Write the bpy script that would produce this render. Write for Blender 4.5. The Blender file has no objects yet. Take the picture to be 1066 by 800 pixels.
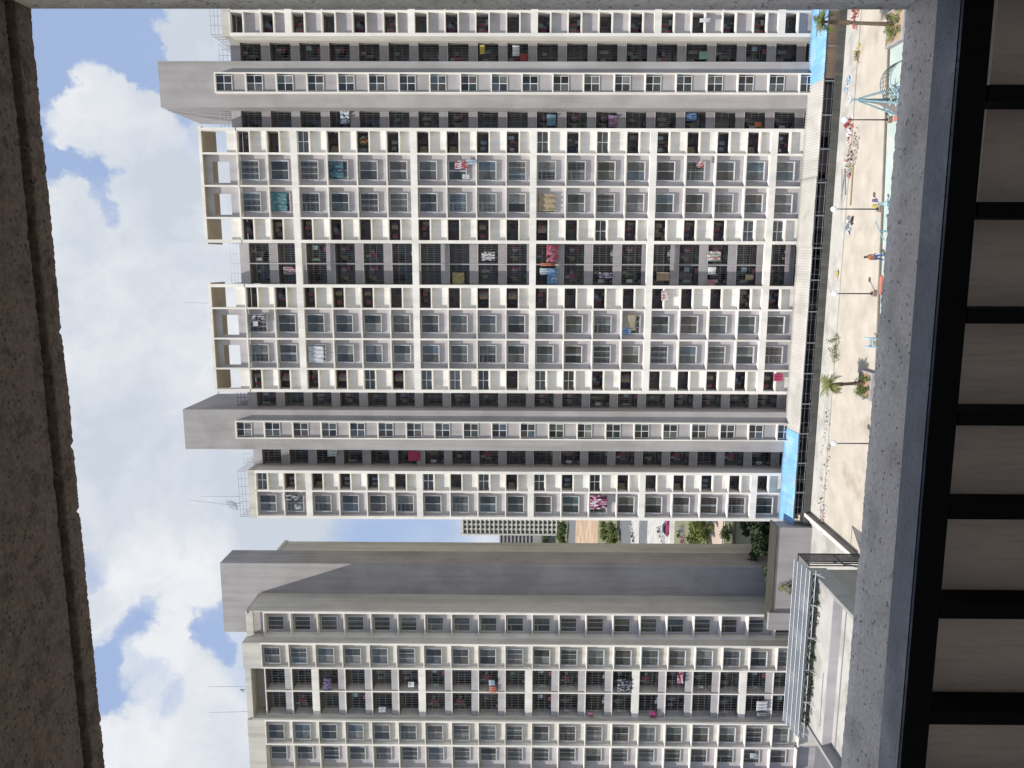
import bpy, bmesh, math, random
from mathutils import Vector, Matrix, noise
random.seed(7)
rad = math.radians
SC = bpy.context.scene
COL = SC.collection
EYE = 29.5                                   # eye height above the playground

# ------------------------------------------------------------------ camera
YAW, PITCH, ROLL, FPX = rad(9.602), rad(0.406), rad(0.263), 770.0
fw0 = Vector((-math.sin(YAW), math.cos(YAW), 0)); rt0 = Vector((math.cos(YAW), math.sin(YAW), 0)); up0 = Vector((0, 0, 1))
FW = fw0 * math.cos(PITCH) + up0 * math.sin(PITCH)
UP = up0 * math.cos(PITCH) - fw0 * math.sin(PITCH)
EX = -UP * math.cos(ROLL) + rt0 * math.sin(ROLL)      # picture right (the phone was held on its side: this is down)
EY = -rt0 * math.cos(ROLL) - UP * math.sin(ROLL)      # picture down
cam_d = bpy.data.cameras.new('camera'); cam = bpy.data.objects.new('camera', cam_d); COL.objects.link(cam)
cam_d.sensor_width = 36.0; cam_d.lens = 36.0 * FPX / 1066.0
cam_d.clip_start = 0.02; cam_d.clip_end = 9000
M = Matrix((EX, -EY, -FW)).transposed().to_4x4(); M.translation = Vector((0, 0, EYE))
cam.matrix_world = M
SC.camera = cam

def ray(x, y): return EX * ((x - 533) / FPX) + EY * ((y - 400) / FPX) + FW
def atY(x, y, Y): d = ray(x, y); return d * (Y / d.y)
def atZ(x, y, z): d = ray(x, y); return d * (z / d.z)

# ------------------------------------------------------------------ sky, sun, exposure
SUN_E, SUN_A = rad(63), rad(40)              # sun behind the viewer's left shoulder
to_sun = Vector((-math.sin(SUN_A) * math.cos(SUN_E), -math.cos(SUN_A) * math.cos(SUN_E), math.sin(SUN_E)))
sun_d = bpy.data.lights.new('sun', 'SUN'); sun_d.energy = 5.0; sun_d.angle = rad(0.55); sun_d.color = (1, .965, .91)
sun = bpy.data.objects.new('sun', sun_d); COL.objects.link(sun)
sun.rotation_euler = to_sun.to_track_quat('Z', 'Y').to_euler(); sun.location = (-40, -40, 120)

W = bpy.data.worlds.new('World'); SC.world = W; W.use_nodes = True
nt = W.node_tree; nt.nodes.clear()
def N(t, **k):
    n = nt.nodes.new(t)
    for a, b in k.items(): setattr(n, a, b)
    return n
def L(a, b): nt.links.new(a, b)
def math_(op, a, b=None, c=None):
    n = N('ShaderNodeMath', operation=op)
    for i, v in enumerate((a, b, c)):
        if v is None: continue
        if isinstance(v, (int, float)): n.inputs[i].default_value = v
        else: L(v, n.inputs[i])
    return n.outputs[0]
sky = N('ShaderNodeTexSky', sky_type='NISHITA', sun_disc=False)
sky.sun_elevation = SUN_E
sky.sun_rotation = math.atan2(to_sun.x, to_sun.y)
sky.air_density = 1.0; sky.dust_density = 2.2; sky.ozone_density = 1.4; sky.altitude = 0
tc = N('ShaderNodeTexCoord')
wob = N('ShaderNodeTexNoise'); wob.inputs['Scale'].default_value = 7.5; wob.inputs['Detail'].default_value = 12; wob.inputs['Roughness'].default_value = .62
L(tc.outputs['Generated'], wob.inputs['Vector'])
ws = N('ShaderNodeVectorMath', operation='SUBTRACT'); L(wob.outputs['Color'], ws.inputs[0]); ws.inputs[1].default_value = (.5, .5, .5)
wm = N('ShaderNodeVectorMath', operation='SCALE'); L(ws.outputs[0], wm.inputs[0]); wm.inputs['Scale'].default_value = .17
wa = N('ShaderNodeVectorMath', operation='ADD'); L(tc.outputs['Generated'], wa.inputs[0]); L(wm.outputs[0], wa.inputs[1])
wn = N('ShaderNodeVectorMath', operation='NORMALIZE'); L(wa.outputs[0], wn.inputs[0])
big = N('ShaderNodeTexNoise'); big.inputs['Scale'].default_value = 4.6; big.inputs['Detail'].default_value = 10; big.inputs['Roughness'].default_value = .6
mpb = N('ShaderNodeMapping'); mpb.inputs['Location'].default_value = (3.1, 1.7, 8.2); L(tc.outputs['Generated'], mpb.inputs['Vector']); L(mpb.outputs[0], big.inputs['Vector'])
field = math_('MULTIPLY_ADD', big.outputs['Fac'], 1.0, .32)
# openings of blue (negative) and banks of cloud (positive) at their directions in the sky
SKY_BANKS = [(85, 38, 66, -1.1), (140, 30, 30, -.7), (50, 85, 30, -.8), (55, 150, 26, -.6), (92, 168, 20, -.62), (112, 200, 15, -.6), (205, 20, 38, 1.0), (172, 112, 16, -.5), (165, 70, 20, -.5),
             (100, 105, 42, 1.15), (130, 125, 40, .8), (95, 578, 26, -.52), (165, 640, 15, -.36), (152, 668, 15, -.38), (228, 645, 18, -.44), (228, 680, 18, -.46), (108, 715, 24, -.55), (130, 700, 14, -.35),
             (194, 658, 14, .5), (178, 735, 12, -.25), (85, 340, 90, .35), (180, 320, 110, .5), (160, 480, 130, .5), (240, 480, 120, .4), (200, 780, 50, .4), (100, 640, 24, .5),
             (420, 552, 70, -.38), (235, 560, 40, .3), (110, 780, 30, .3), (190, 695, 16, .35)]
SKY_DIRS = [(ray(x, y).normalized(), r, w) for x, y, r, w in SKY_BANKS]
SKY_DIRS += [(Vector((.1, -1, .30)).normalized(), 720, -1.5), (Vector((-.7, -.7, .5)).normalized(), 700, -.9), (Vector((.9, -.4, .4)).normalized(), 500, -.8)]   # unseen half behind the viewer, made clear of cloud to cut facade fill light
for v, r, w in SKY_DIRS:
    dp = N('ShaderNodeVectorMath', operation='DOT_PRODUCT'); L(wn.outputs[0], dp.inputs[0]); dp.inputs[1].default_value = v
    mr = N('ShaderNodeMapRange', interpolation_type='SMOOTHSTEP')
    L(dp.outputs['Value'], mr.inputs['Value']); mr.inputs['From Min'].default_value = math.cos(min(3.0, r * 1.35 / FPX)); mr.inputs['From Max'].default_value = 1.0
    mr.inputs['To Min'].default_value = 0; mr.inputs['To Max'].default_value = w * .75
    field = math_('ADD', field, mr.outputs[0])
cm = N('ShaderNodeMapRange', interpolation_type='SMOOTHSTEP'); L(field, cm.inputs['Value'])
cm.inputs['From Min'].default_value = .50; cm.inputs['From Max'].default_value = 1.0
shade = N('ShaderNodeTexNoise'); shade.inputs['Scale'].default_value = 3.6; shade.inputs['Detail'].default_value = 7; shade.inputs['Roughness'].default_value = .55
mps = N('ShaderNodeMapping'); mps.inputs['Location'].default_value = (-4, 9, 2.5); L(wa.outputs[0], mps.inputs['Vector']); L(mps.outputs[0], shade.inputs['Vector'])
cr = N('ShaderNodeValToRGB'); L(shade.outputs['Fac'], cr.inputs['Fac'])
cr.color_ramp.elements[0].position = .40; cr.color_ramp.elements[0].color = (.67, .73, .82, 1)
cr.color_ramp.elements[1].position = .585; cr.color_ramp.elements[1].color = (.95, .97, 1, 1)
hz = N('ShaderNodeMix', data_type='RGBA'); hz.inputs['Factor'].default_value = .72      # thin veil over the blue
L(sky.outputs['Color'], hz.inputs['A']); hz.inputs['B'].default_value = (4.2, 5.4, 8.1, 1)
bg1 = N('ShaderNodeBackground'); L(hz.outputs['Result'], bg1.inputs['Color']); bg1.inputs['Strength'].default_value = .10
bg2 = N('ShaderNodeBackground'); L(cr.outputs['Color'], bg2.inputs['Color']); bg2.inputs['Strength'].default_value = .84
mx = N('ShaderNodeMixShader'); L(cm.outputs[0], mx.inputs['Fac']); L(bg1.outputs[0], mx.inputs[1]); L(bg2.outputs[0], mx.inputs[2])
wo = N('ShaderNodeOutputWorld'); L(mx.outputs[0], wo.inputs['Surface'])
SC.view_settings.view_transform = 'Standard'; SC.view_settings.look = 'None'
SC.view_settings.gamma = 1; SC.view_settings.use_curve_mapping = False
SC.view_settings.exposure = 0.12
SC.render.engine = 'CYCLES'
SC.cycles.use_denoising = True
SC.cycles.max_bounces = 6; SC.cycles.diffuse_bounces = 4

# ------------------------------------------------------------------ materials
def lin(r, g, b):
    f = lambda c: (c / 255 / 12.92) if c / 255 <= .04045 else ((c / 255 + .055) / 1.055) ** 2.4
    return (f(r), f(g), f(b))
def mat(name, col, rough=.85, var=.12, scale=1.5, streak=None, bump=0, bscale=60, spec=.3, metal=0, second=None, second_scale=.4, second_pos=(.5, .62), rand=None, pits=None):
    """procedural surface: base colour with cloudy variation, optional run-down streaks, patches of a second colour, pits, bump"""
    m = bpy.data.materials.new(name); m.use_nodes = True; t = m.node_tree; b = t.nodes['Principled BSDF']
    def A(k, **kw):
        n = t.nodes.new(k)
        for x, y in kw.items(): setattr(n, x, y)
        return n
    geo = A('ShaderNodeNewGeometry')
    def noise_(s, det=5, vec=(1, 1, 1), off=(0, 0, 0), ro=.55):
        mp = A('ShaderNodeMapping'); mp.inputs['Scale'].default_value = vec; mp.inputs['Location'].default_value = off
        t.links.new(geo.outputs['Position'], mp.inputs['Vector'])
        n = A('ShaderNodeTexNoise'); n.inputs['Scale'].default_value = s; n.inputs['Detail'].default_value = det; n.inputs['Roughness'].default_value = ro
        t.links.new(mp.outputs[0], n.inputs['Vector']); return n.outputs['Fac']
    def rng(v, a, b_, c, d, smooth=False):
        n = A('ShaderNodeMapRange', interpolation_type='SMOOTHSTEP' if smooth else 'LINEAR'); t.links.new(v, n.inputs['Value'])
        for i, q in zip(('From Min', 'From Max', 'To Min', 'To Max'), (a, b_, c, d)): n.inputs[i].default_value = q
        return n.outputs[0]
    if rand:
        oi = A('ShaderNodeObjectInfo'); rp = A('ShaderNodeValToRGB'); rp.color_ramp.interpolation = 'CONSTANT'
        t.links.new(oi.outputs['Random'], rp.inputs['Fac'])
        for i, c in enumerate(rand):
            e = rp.color_ramp.elements[0] if i == 0 else rp.color_ramp.elements.new(i / len(rand))
            e.position = i / len(rand); e.color = (*c, 1)
        if len(rand) == 1: pass
        last = rp.color_ramp.elements[-1]
        if last.position > .999: rp.color_ramp.elements.remove(last)
        cur = rp.outputs['Color']
    else:
        rg = A('ShaderNodeRGB'); rg.outputs[0].default_value = (*col, 1); cur = rg.outputs[0]
    def mixc(fac, a, bcol, blend='MIX'):
        n = A('ShaderNodeMix', data_type='RGBA', blend_type=blend)
        if isinstance(fac, float): n.inputs['Factor'].default_value = fac
        else: t.links.new(fac, n.inputs['Factor'])
        t.links.new(a, n.inputs['A'])
        if isinstance(bcol, tuple): n.inputs['B'].default_value = (*bcol, 1)
        else: t.links.new(bcol, n.inputs['B'])
        return n.outputs['Result']
    if second: cur = mixc(rng(noise_(second_scale, 6, off=(7, 3, 1)), second_pos[0], second_pos[1], 0, 1, True), cur, second)
    f = rng(noise_(scale), .3, .7, 1 - var, 1 + var * .6)
    h = A('ShaderNodeHueSaturation'); t.links.new(cur, h.inputs['Color']); t.links.new(f, h.inputs['Value']); cur = h.outputs['Color']
    if streak:
        k = rng(noise_(streak[0], 4, vec=streak[2] if len(streak) > 2 else (1, 1, .06), off=(2, 9, 4)), .45, .75, 0, streak[1])
        cur = mixc(k, cur, (.16, .14, .12))
    if pits:
        v = A('ShaderNodeTexVoronoi'); v.inputs['Scale'].default_value = pits[0]; t.links.new(geo.outputs['Position'], v.inputs['Vector'])
        sel = rng(noise_(pits[0] * .45, 2, off=(5, 5, 5)), .50, .60, 0, 1)
        k = A('ShaderNodeMath', operation='MULTIPLY'); t.links.new(rng(v.outputs['Distance'], pits[1], pits[1] * .5, 0, pits[2]), k.inputs[0]); t.links.new(sel, k.inputs[1])
        cur = mixc(k.outputs[0], cur, (.03, .028, .026))
    t.links.new(cur, b.inputs['Base Color'])
    b.inputs['Roughness'].default_value = rough; b.inputs['Specular IOR Level'].default_value = spec; b.inputs['Metallic'].default_value = metal
    if bump:
        bp = A('ShaderNodeBump'); bp.inputs['Strength'].default_value = bump; bp.inputs['Distance'].default_value = 1.0 / bscale
        t.links.new(noise_(bscale, 8, off=(1, 2, 3)), bp.inputs['Height']); t.links.new(bp.outputs[0], b.inputs['Normal'])
    return m
CREAM = mat('cream_paint', (.80, .755, .68), .8, .08, .5, streak=(1.1, .26), bump=.15, bscale=14, second=(.74, .70, .63), second_scale=.25)
CREAM2 = mat('beige_paint', (.59, .55, .48), .85, .10, .4, streak=(1.2, .36), second=(.55, .525, .47), second_scale=.2)
OCHRE = mat('ochre_shade_tint', (.40, .335, .235), .9, .15, .5)  # shade and bounced light under the crown slab, put into the colour
MAUVE = mat('mauve_grey_paint', (.445, .415, .415), .85, .10, .6, streak=(1.1, .26), second=(.39, .365, .37), second_scale=.3)
GREYP = mat('grey_paint', (.315, .292, .288), .85, .10, .5, streak=(1.2, .4), second=(.32, .30, .31), second_scale=.25)
COREP = mat('core_grey_paint', (.37, .345, .335), .85, .12, .35, streak=(1.6, .36), second=(.32, .297, .288), second_scale=.18)
INNER = mat('shade_toned_interior', (.17, .155, .15), .9, .25, .7)  # grey interior walls darkened; the recess shade is in the colour
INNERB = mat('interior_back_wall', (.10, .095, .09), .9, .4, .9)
ALU = mat('aluminium_frame', (.50, .50, .50), .5, .1, 3, spec=.5)
WHITEF = mat('white_frame', (.72, .71, .70), .5, .06, 3)
GLASS = mat('window_glass', (.1, .1, .1), .16, .45, 1.1, spec=.5, rand=[(.055, .058, .055), (.10, .105, .10), (.06, .065, .06), (.13, .135, .125), (.035, .035, .035), (.085, .095, .10), (.12, .115, .10), (.05, .055, .05), (.088, .075, .065), (.16, .165, .16), (.07, .075, .07), (.09, .115, .135), (.11, .11, .105), (.19, .185, .17)])
GLASSD = mat('dark_glass', (.03, .03, .03), .15, .4, 1.5, spec=.5, rand=[(.02, .02, .022), (.035, .034, .033), (.028, .03, .034), (.05, .048, .045), (.018, .018, .018), (.03, .045, .04), (.06, .05, .04)])
GRILL = mat('grey_grille', (.22, .22, .22), .6, .1, 4)
DARKM = mat('black_painted_steel', (.003, .003, .0035), .7, .2, 20, spec=.05)
SANDY = mat('bare_sandy_ground', (.475, .425, .355), .95, .16, .5, second=(.36, .30, .235), second_scale=.3, second_pos=(.56, .74), streak=(.5, .10, (.5, 1.4, 1)), bump=.2, bscale=8)
PAVE = mat('grey_paving', (.46, .44, .395), .95, .12, .8, second=(.38, .36, .32), second_scale=.6)
TEAL = mat('pale_teal_rubber', (.42, .49, .45), .9, .12, .5, second=(.50, .51, .46), second_scale=.4)
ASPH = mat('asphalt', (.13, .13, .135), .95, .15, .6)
CONC = mat('pale_concrete', (.42, .40, .365), .95, .12, .5, second=(.34, .32, .285), second_scale=.4, bump=.2, bscale=10)
DIRT = mat('brown_earth', (.36, .25, .165), .98, .25, .25, second=(.45, .34, .24), second_scale=.12, bump=.4, bscale=3)
EARTH = mat('dry_grassy_ground', (.17, .165, .10), 1, .3, .05, second=(.10, .13, .05), second_scale=.03)
SHEETG = mat('pale_corrugated_sheet', (.46, .435, .395), .55, .08, .5, streak=(1.2, .25, (1, .1, .1)), second=(.40, .375, .335), second_scale=.3)
SHEETD = mat('dirty_flat_sheet', (.42, .395, .35), .7, .12, .8, second=(.33, .27, .20), second_scale=.55, second_pos=(.55, .66))
SHEETB = mat('blue_corrugated_sheet', (.20, .42, .69), .55, .10, .5, second=(.29, .47, .68), second_scale=.6, streak=(2.5, .35, (1, .12, .12)))
SHEETS = mat('steel_grey_sheet', (.13, .145, .16), .5, .12, .5, streak=(1.5, .4, (1, .1, .1)), second=(.18, .195, .21), second_scale=.5)
STEEL = mat('galvanised_steel', (.45, .46, .47), .5, .1, 2, spec=.5)
DSTEEL = mat('dark_steel', (.05, .05, .05), .6, .2, 2)
LOWW = mat('weathered_low_wall', (.085, .085, .075), .95, .3, .8, streak=(3, .5, (1, .1, .1)))
BROWN = mat('brown_tarpaulin', (.17, .12, .085), .9, .25, .8, streak=(2.0, .5))
SHOPB = mat('brown_shop_screen', (.13, .10, .085), .9, .3, .6)
BARK = mat('palm_bark', (.16, .11, .075), .95, .3, 4)
TRUNK = mat('tree_bark', (.13, .10, .075), .95, .3, 2)
def leafm(name, cols):
    m = mat(name, cols[0], .7, .35, .9, second=cols[1], second_scale=.8, second_pos=(.42, .58)); return m
PALMG = leafm('palm_leaf', [(.10, .13, .035), (.17, .16, .06)])
LEAF1 = leafm('mid_green_leaf', [(.07, .12, .03), (.12, .15, .035)])
LEAF2 = leafm('yellow_green_leaf', [(.12, .15, .035), (.20, .20, .06)])
LEAF3 = leafm('dark_green_leaf', [(.024, .045, .016), (.036, .058, .02)])  # extra dark: the shade behind the annex is put into the leaf colour
RUBBLE = mat('rubble', (.34, .30, .25), .95, .4, 3, second=(.22, .19, .16), second_scale=2.5)
def plain(name, c, rough=.8): return mat(name, c, rough, .18, 4)

CLOTHS = dict(red=(.45, .05, .06), white=(.75, .75, .75), blue=(.10, .25, .50), lightblue=(.35, .52, .68), pink=(.52, .22, .25), magenta=(.50, .03, .20), teal=(.06, .20, .225), tealp=(.15, .31, .33), black=(.02, .02, .025), yellow=(.70, .55, .05), green=(.25, .50, .33), orange=(.75, .22, .05), coral=(.75, .20, .12), crimson=(.62, .02, .14), card=(.48, .36, .18), silver=(.55, .60, .64), purple=(.20, .14, .30), grey=(.35, .36, .38), tan=(.42, .30, .18), navy=(.03, .05, .12))
CL = {k: plain('cloth_' + k, tuple(.60 * q + .12 * sum(v) / 3 + .01 for q in v)) for k, v in CLOTHS.items()}
DIMC = {k: plain('muted_' + k, tuple(.32 * q + .16 * sum(v) / 3 + .02 for q in v)) for k, v in CLOTHS.items()}  # same cloth colours, darker and greyer, for garments inside the balconies
# ------------------------------------------------------------------ mesh building
class MB:
    def __init__(s): s.v = []; s.f = []; s.mi = []
    def box(s, x0, x1, y0, y1, z0, z1, m=0):
        if x0 > x1: x0, x1 = x1, x0
        i = len(s.v)
        s.v += [(x0, y0, z0), (x1, y0, z0), (x1, y1, z0), (x0, y1, z0), (x0, y0, z1), (x1, y0, z1), (x1, y1, z1), (x0, y1, z1)]
        for q in ((0, 3, 2, 1), (4, 5, 6, 7), (0, 1, 5, 4), (1, 2, 6, 5), (2, 3, 7, 6), (3, 0, 4, 7)):
            s.f.append(tuple(i + k for k in q)); s.mi.append(m)
        return s
    def poly(s, pts, m=0):
        i = len(s.v); s.v += [tuple(p) for p in pts]; s.f.append(tuple(range(i, i + len(pts)))); s.mi.append(m); return s
    def bar(s, a, b, r, n=6, r2=None, m=0):
        a, b = Vector(a), Vector(b); d = (b - a).normalized()
        u = d.orthogonal().normalized(); w = d.cross(u); i = len(s.v); r2 = r if r2 is None else r2
        for p, q in ((a, r), (b, r2)):
            for k in range(n):
                t = 2 * math.pi * k / n; s.v.append(tuple(p + u * (q * math.cos(t)) + w * (q * math.sin(t))))
        for k in range(n): s.f.append((i + k, i + (k + 1) % n, i + n + (k + 1) % n, i + n + k)); s.mi.append(m)
        s.f.append(tuple(i + n - 1 - k for k in range(n))); s.f.append(tuple(i + n + k for k in range(n))); s.mi += [m, m]
        return s
    def tube(s, pts, r, n=6):
        for a, b in zip(pts, pts[1:]): s.bar(a, b, r, n)
        return s
    def slope_box(s, pts, t, m=0):            # quad sheet with thickness t downward
        q = [Vector(p) for p in pts]; i = len(s.v)
        s.v += [tuple(p) for p in q] + [tuple(p - Vector((0, 0, t))) for p in q]
        for f in ((0, 1, 2, 3), (7, 6, 5, 4), (0, 4, 5, 1), (1, 5, 6, 2), (2, 6, 7, 3), (3, 7, 4, 0)): s.f.append(tuple(i + k for k in f)); s.mi.append(m)
        return s
    def build(s, name, mats, parent=None, origin=(0, 0, 0), smooth=False):
        o = Vector(origin)
        me = bpy.data.meshes.new(name); me.from_pydata([tuple(Vector(p) - o) for p in s.v], [], s.f)
        for m in (mats if isinstance(mats, (list, tuple)) else [mats]): me.materials.append(m)
        me.polygons.foreach_set('material_index', s.mi)
        if smooth: me.polygons.foreach_set('use_smooth', [True] * len(s.f))
        me.update()
        ob = bpy.data.objects.new(name, me); COL.objects.link(ob)
        if parent is not None: ob.parent = parent; ob.location = o - world(parent)
        else: ob.location = o
        return ob
def world(o):
    p = Vector(o.location)
    while o.parent: o = o.parent; p += Vector(o.location)
    return p
def tag(o, label=None, cat=None, group=None, kind=None):
    if label: o['label'] = label
    if cat: o['category'] = cat
    if group: o['group'] = group
    if kind: o['kind'] = kind
    return o
def empty(name, loc, label=None, cat=None, group=None):
    e = bpy.data.objects.new(name, None); e.empty_display_size = .3; COL.objects.link(e); e.location = loc
    return tag(e, label, cat, group)
def put(proto, parent, loc):
    """a copy of a part and its sub-parts"""
    c = proto.copy(); COL.objects.link(c); c.parent = parent; c.location = Vector(loc) - world(parent)
    for k in proto.children:
        d = k.copy(); COL.objects.link(d); d.parent = c
    return c
class Stamp:
    """first call places the prototype itself, later calls copies of it"""
    all = []
    def __init__(s, proto): s.p = proto; s.used = False; Stamp.all.append(s)
    def __call__(s, parent, loc):
        if not s.used:
            s.used = True; s.p.parent = parent; s.p.location = Vector(loc) - world(parent); return s.p
        return put(s.p, parent, loc)
E_ = EYE
LV = [27.21 - 2.9 * k + E_ for k in range(21)]         # top of each storey's cell
def thick(k): return k % 4 == 2

# ------------------------------------------------------------------ ground
base = MB(); S = 6000
base.poly([(-S, -S, -3.5), (S, -S, -3.5), (S, S, -3.5), (-S, S, -3.5)])
tag(base.build('ground', EARTH), kind='structure')
pl = MB(); pl.box(-37.2, 140, -30, 84, -3.45, -.02)
tag(pl.build('yard_terrain', CONC), kind='structure')
kx0, ky0, kx1, ky1 = 60, 62 + (60 - 9.2) * .0975, -25.2, 58.65     # kerb line
sg = MB()
sg.poly([(-24.95, 58.7, .004), (60, ky0, .004), (60, 68.3, .004), (-24.95, 68.3, .004)])
tag(sg.build('sandy_playground', SANDY), kind='structure')
pv = MB(); pv.box(-26, 60, 68.3, 71.05, -.01, .10)
tag(pv.build('pavement', PAVE), kind='structure')
te = MB(); te.poly([(-24.95, 46, .004), (60, 46, .004), (60, ky0 - .15, .004), (-24.95, 58.55, .004)])
tag(te.build('teal_play_surface', TEAL), kind='structure')
kb = MB()
n = 40
for i in range(n):
    t0, t1 = i / n, (i + .985) / n
    a = Vector((-24.95 + t0 * 84.95, 58.66 + t0 * (ky0 - 58.66), 0)); b = Vector((-24.95 + t1 * 84.95, 58.66 + t1 * (ky0 - 58.66), 0))
    kb.slope_box([(a.x, a.y - .08, .14), (b.x, b.y - .08, .14), (b.x, b.y + .08, .14), (a.x, a.y + .08, .14)], .16)
tag(kb.build('kerb', mat('kerb_stone', (.20, .18, .15), .95, .2, 1)), kind='structure')

# ------------------------------------------------------------------ window and balcony prototypes (local origin: middle of the cell top on the wall face)
def window_proto(style, w=1.75, h=1.72, proj=.19, drop=.12):
    m = MB(); t = .05
    z1 = -drop; z0 = z1 - h; x0, x1 = -w / 2, w / 2
    for a, b in ((x0 - t, x0), (x1, x1 + t)): m.box(a, b, -proj, .03, z0 - t, z1 + t)
    m.box(x0, x1, -proj - .003, .03, z1, z1 + t); m.box(x0, x1, -proj - .02, .03, z0 - t, z0)
    if style == 0: m.box(-.028, .028, -.075, -.03, z0, z1)
    elif style == 1:
        m.box(-.33, -.28, -.075, -.03, z0, z1); m.box(.28, .33, -.075, -.03, z0, z1)
    elif style == 2:
        m.box(-.03, .03, -.085, -.03, z0, z1); m.box(x0, -.03, -.075, -.03, z1 - .42, z1 - .38)
    else:
        m.box(.02, .07, -.095, -.03, z0, z1); m.box(-.1, -.05, -.075, -.03, z0, z1)
    for a, b in ((x0, x0 + .045), (x1 - .045, x1)): m.box(a, b, -.07, -.03, z0 + .001, z1 - .001)
    m.box(x0 + .045, x1 - .045, -.068, -.03, z1 - .045, z1 - .002); m.box(x0 + .045, x1 - .045, -.068, -.03, z0 + .002, z0 + .05)
    o = m.build('window', ALU)
    g = MB()
    if style == 3: g.box(x0, -.08, -.05, -.02, z0, z1)
    else: g.box(x0, 0, -.05, -.02, z0, z1)
    p = g.build('pane', GLASS); p.parent = o
    g = MB(); g.box(.03 if style == 3 else 0, x1, -.056, -.02, z0, z1); p = g.build('pane', GLASS); p.parent = o
    if style in (1, 2):
        r = MB()
        for k in range(6): x = x0 + (k + .5) * w / 6; r.box(x - .008, x + .008, -proj - .012, -proj + .006, z0 + .02, z1 - .02)
        for k in range(3): z = z0 + (k + .6) * h / 3.2; r.box(x0, x1, -proj - .008, -proj + .002, z - .008, z + .008)
        gr = r.build('grille', GRILL); gr.parent = o
    return o
WIN = [Stamp(window_proto(s)) for s in (0, 1, 2, 3)]
WIN_S = [Stamp(window_proto(s, 1.55, 1.72, .10, .16)) for s in (0, 1, 2)]
def balcony_proto(name, w, top, par_h, yb, style, sill=True, parmat=CREAM, panel_y=.38, sillmat=CREAM, clutter=0, enclosed=False):
    """cell 2.9 m high: opening of height top under the slab, then a sill and a parapet panel; back wall yb behind the front plane"""
    m = MB(); x0, x1 = -w / 2, w / 2
    if sill: m.box(x0, x1, 0.004, panel_y + .1, -top - .13, -top, 1)
    m.box(x0, x1, panel_y, panel_y + .12, -2.78, -top - .13 if sill else -top, 0)
    o = m.build(name, [parmat, sillmat])
    g = MB(); f = MB()
    if style == 0:
        f.box(x0 + .3, x0 + .95, yb - .05, yb - .005, -1.0, -.25); g.box(x0 + .36, x0 + .89, yb - .058, yb - .03, -.94, -.31)
    elif style == 1:
        f.box(x1 - .95, x1 - .25, yb - .05, yb - .005, -1.0, -.2); g.box(x1 - .89, x1 - .31, yb - .058, yb - .03, -.94, -.26)
    elif style == 2:
        f.box(x0 + .1, x1 - .1, yb - .05, yb - .005, -2.0, -.3); g.box(x0 + .16, -.02, yb - .058, yb - .03, -1.9, -.36); g.box(.04, x1 - .16, yb - .058, yb - .03, -1.9, -.36)
    else:
        f.box(x0 + .15, .2, yb - .05, yb - .005, -2.3, -.25); g.box(x0 + .21, .14, yb - .058, yb - .03, -2.2, -.31)
        f.box(.45, x1 - .15, yb - .05, yb - .005, -1.3, -.25); g.box(.5, x1 - .2, yb - .058, yb - .03, -1.25, -.3)
    iw = f.build('inner_window', GRILL); iw.parent = o
    p = g.build('pane', GLASSD); p.parent = o
    r = MB(); yg = panel_y + .03
    if style in (0, 1):
        for k in range(4): z = -.22 - k * .26; r.box(x0, x1, yg, yg + .012, z - .006, z + .006) if top > .9 else None
    else:
        for k in range(9): x = x0 + (k + .5) * w / 9; r.box(x - .007, x + .007, yg, yg + .014, -top, -.02)
        for z in (-top * .33, -top * .66): r.box(x0, x1, yg - .004, yg + .01, z - .008, z + .008)
    if enclosed:
        yy = panel_y + .02
        for z in (-top + .0, -top * .5, -.06): r.box(x0, x1, yy - .03, yy + .03, z, z + .06)
        for x in (x0, -.03, x1 - .06): r.box(x, x + .06, yy - .028, yy + .028, -top + .06, -.06)
        e = MB(); e.box(x0, x1, yy - .005, yy + .005, -top, -.02); eg = e.build('enclosing_glass', GLASS); eg.parent = o
    gr = r.build('grille', WHITEF if enclosed else (GRILL if style > 1 else DSTEEL)); gr.parent = o
    if clutter:
        rn = random.Random(clutter * 13 + style); names = ['grey', 'tan', 'navy', 'white', 'card', 'crimson', 'black', 'lightblue', 'green', 'purple']
        for i in range(5 + clutter % 4):
            a = rn.uniform(x0 + .1, x1 - .5); w_ = rn.uniform(.18, .5); zt_ = rn.uniform(-top * .35, -top * .05) if rn.random() < .6 else -top + rn.uniform(0, .3); hh = rn.uniform(.3, .9); yy = rn.uniform(panel_y + .25, yb - .3)
            zb_ = max(zt_ - hh, -2.7); n_ = 5; q = MB()
            for e in range(n_): ym = yy + .03 * math.sin(e * 1.9 + i); q.box(a + w_ * e / n_, a + w_ * (e + 1.02) / n_, ym, ym + .03, zb_ + .05 * math.sin(e * 2.3), zt_)
            c_ = q.build('hung_garment', DIMC[rn.choice(names)]); c_.parent = o
    return o
UB = [[Stamp(balcony_proto('utility_balcony', 2.12, 1.14, 1.5, 1.45, s, clutter=c, enclosed=bool(e))) for c, e in ((0, 0), (1, 0), (2, 0), (0, 1), (5, 0), (4, 0), (8, 0), (3, 0))] for s in (0, 1)]
LOG = [Stamp(balcony_proto('wing_utility_balcony', 1.95, 1.14, 1.5, 1.45, 1, parmat=MAUVE, clutter=c)) for c in (0, 3, 6)]  # the same utility balcony on the right wing, with greyer panels
def five(name, w, top, yb, pm, py): return [Stamp(balcony_proto(name, w, top, .75, yb, s, sill=False, parmat=pm, panel_y=py, clutter=c)) for s, c in ((2, 0), (3, 1), (2, 2), (3, 3), (2, 5), (3, 0), (2, 7), (3, 9), (2, 10))]
RB = five('recessed_balcony', 1.98, 2.02, 1.45, GREYP, 0.0); SB = five('side_balcony', 1.72, 2.02, 1.35, GREYP, 0.0)
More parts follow.
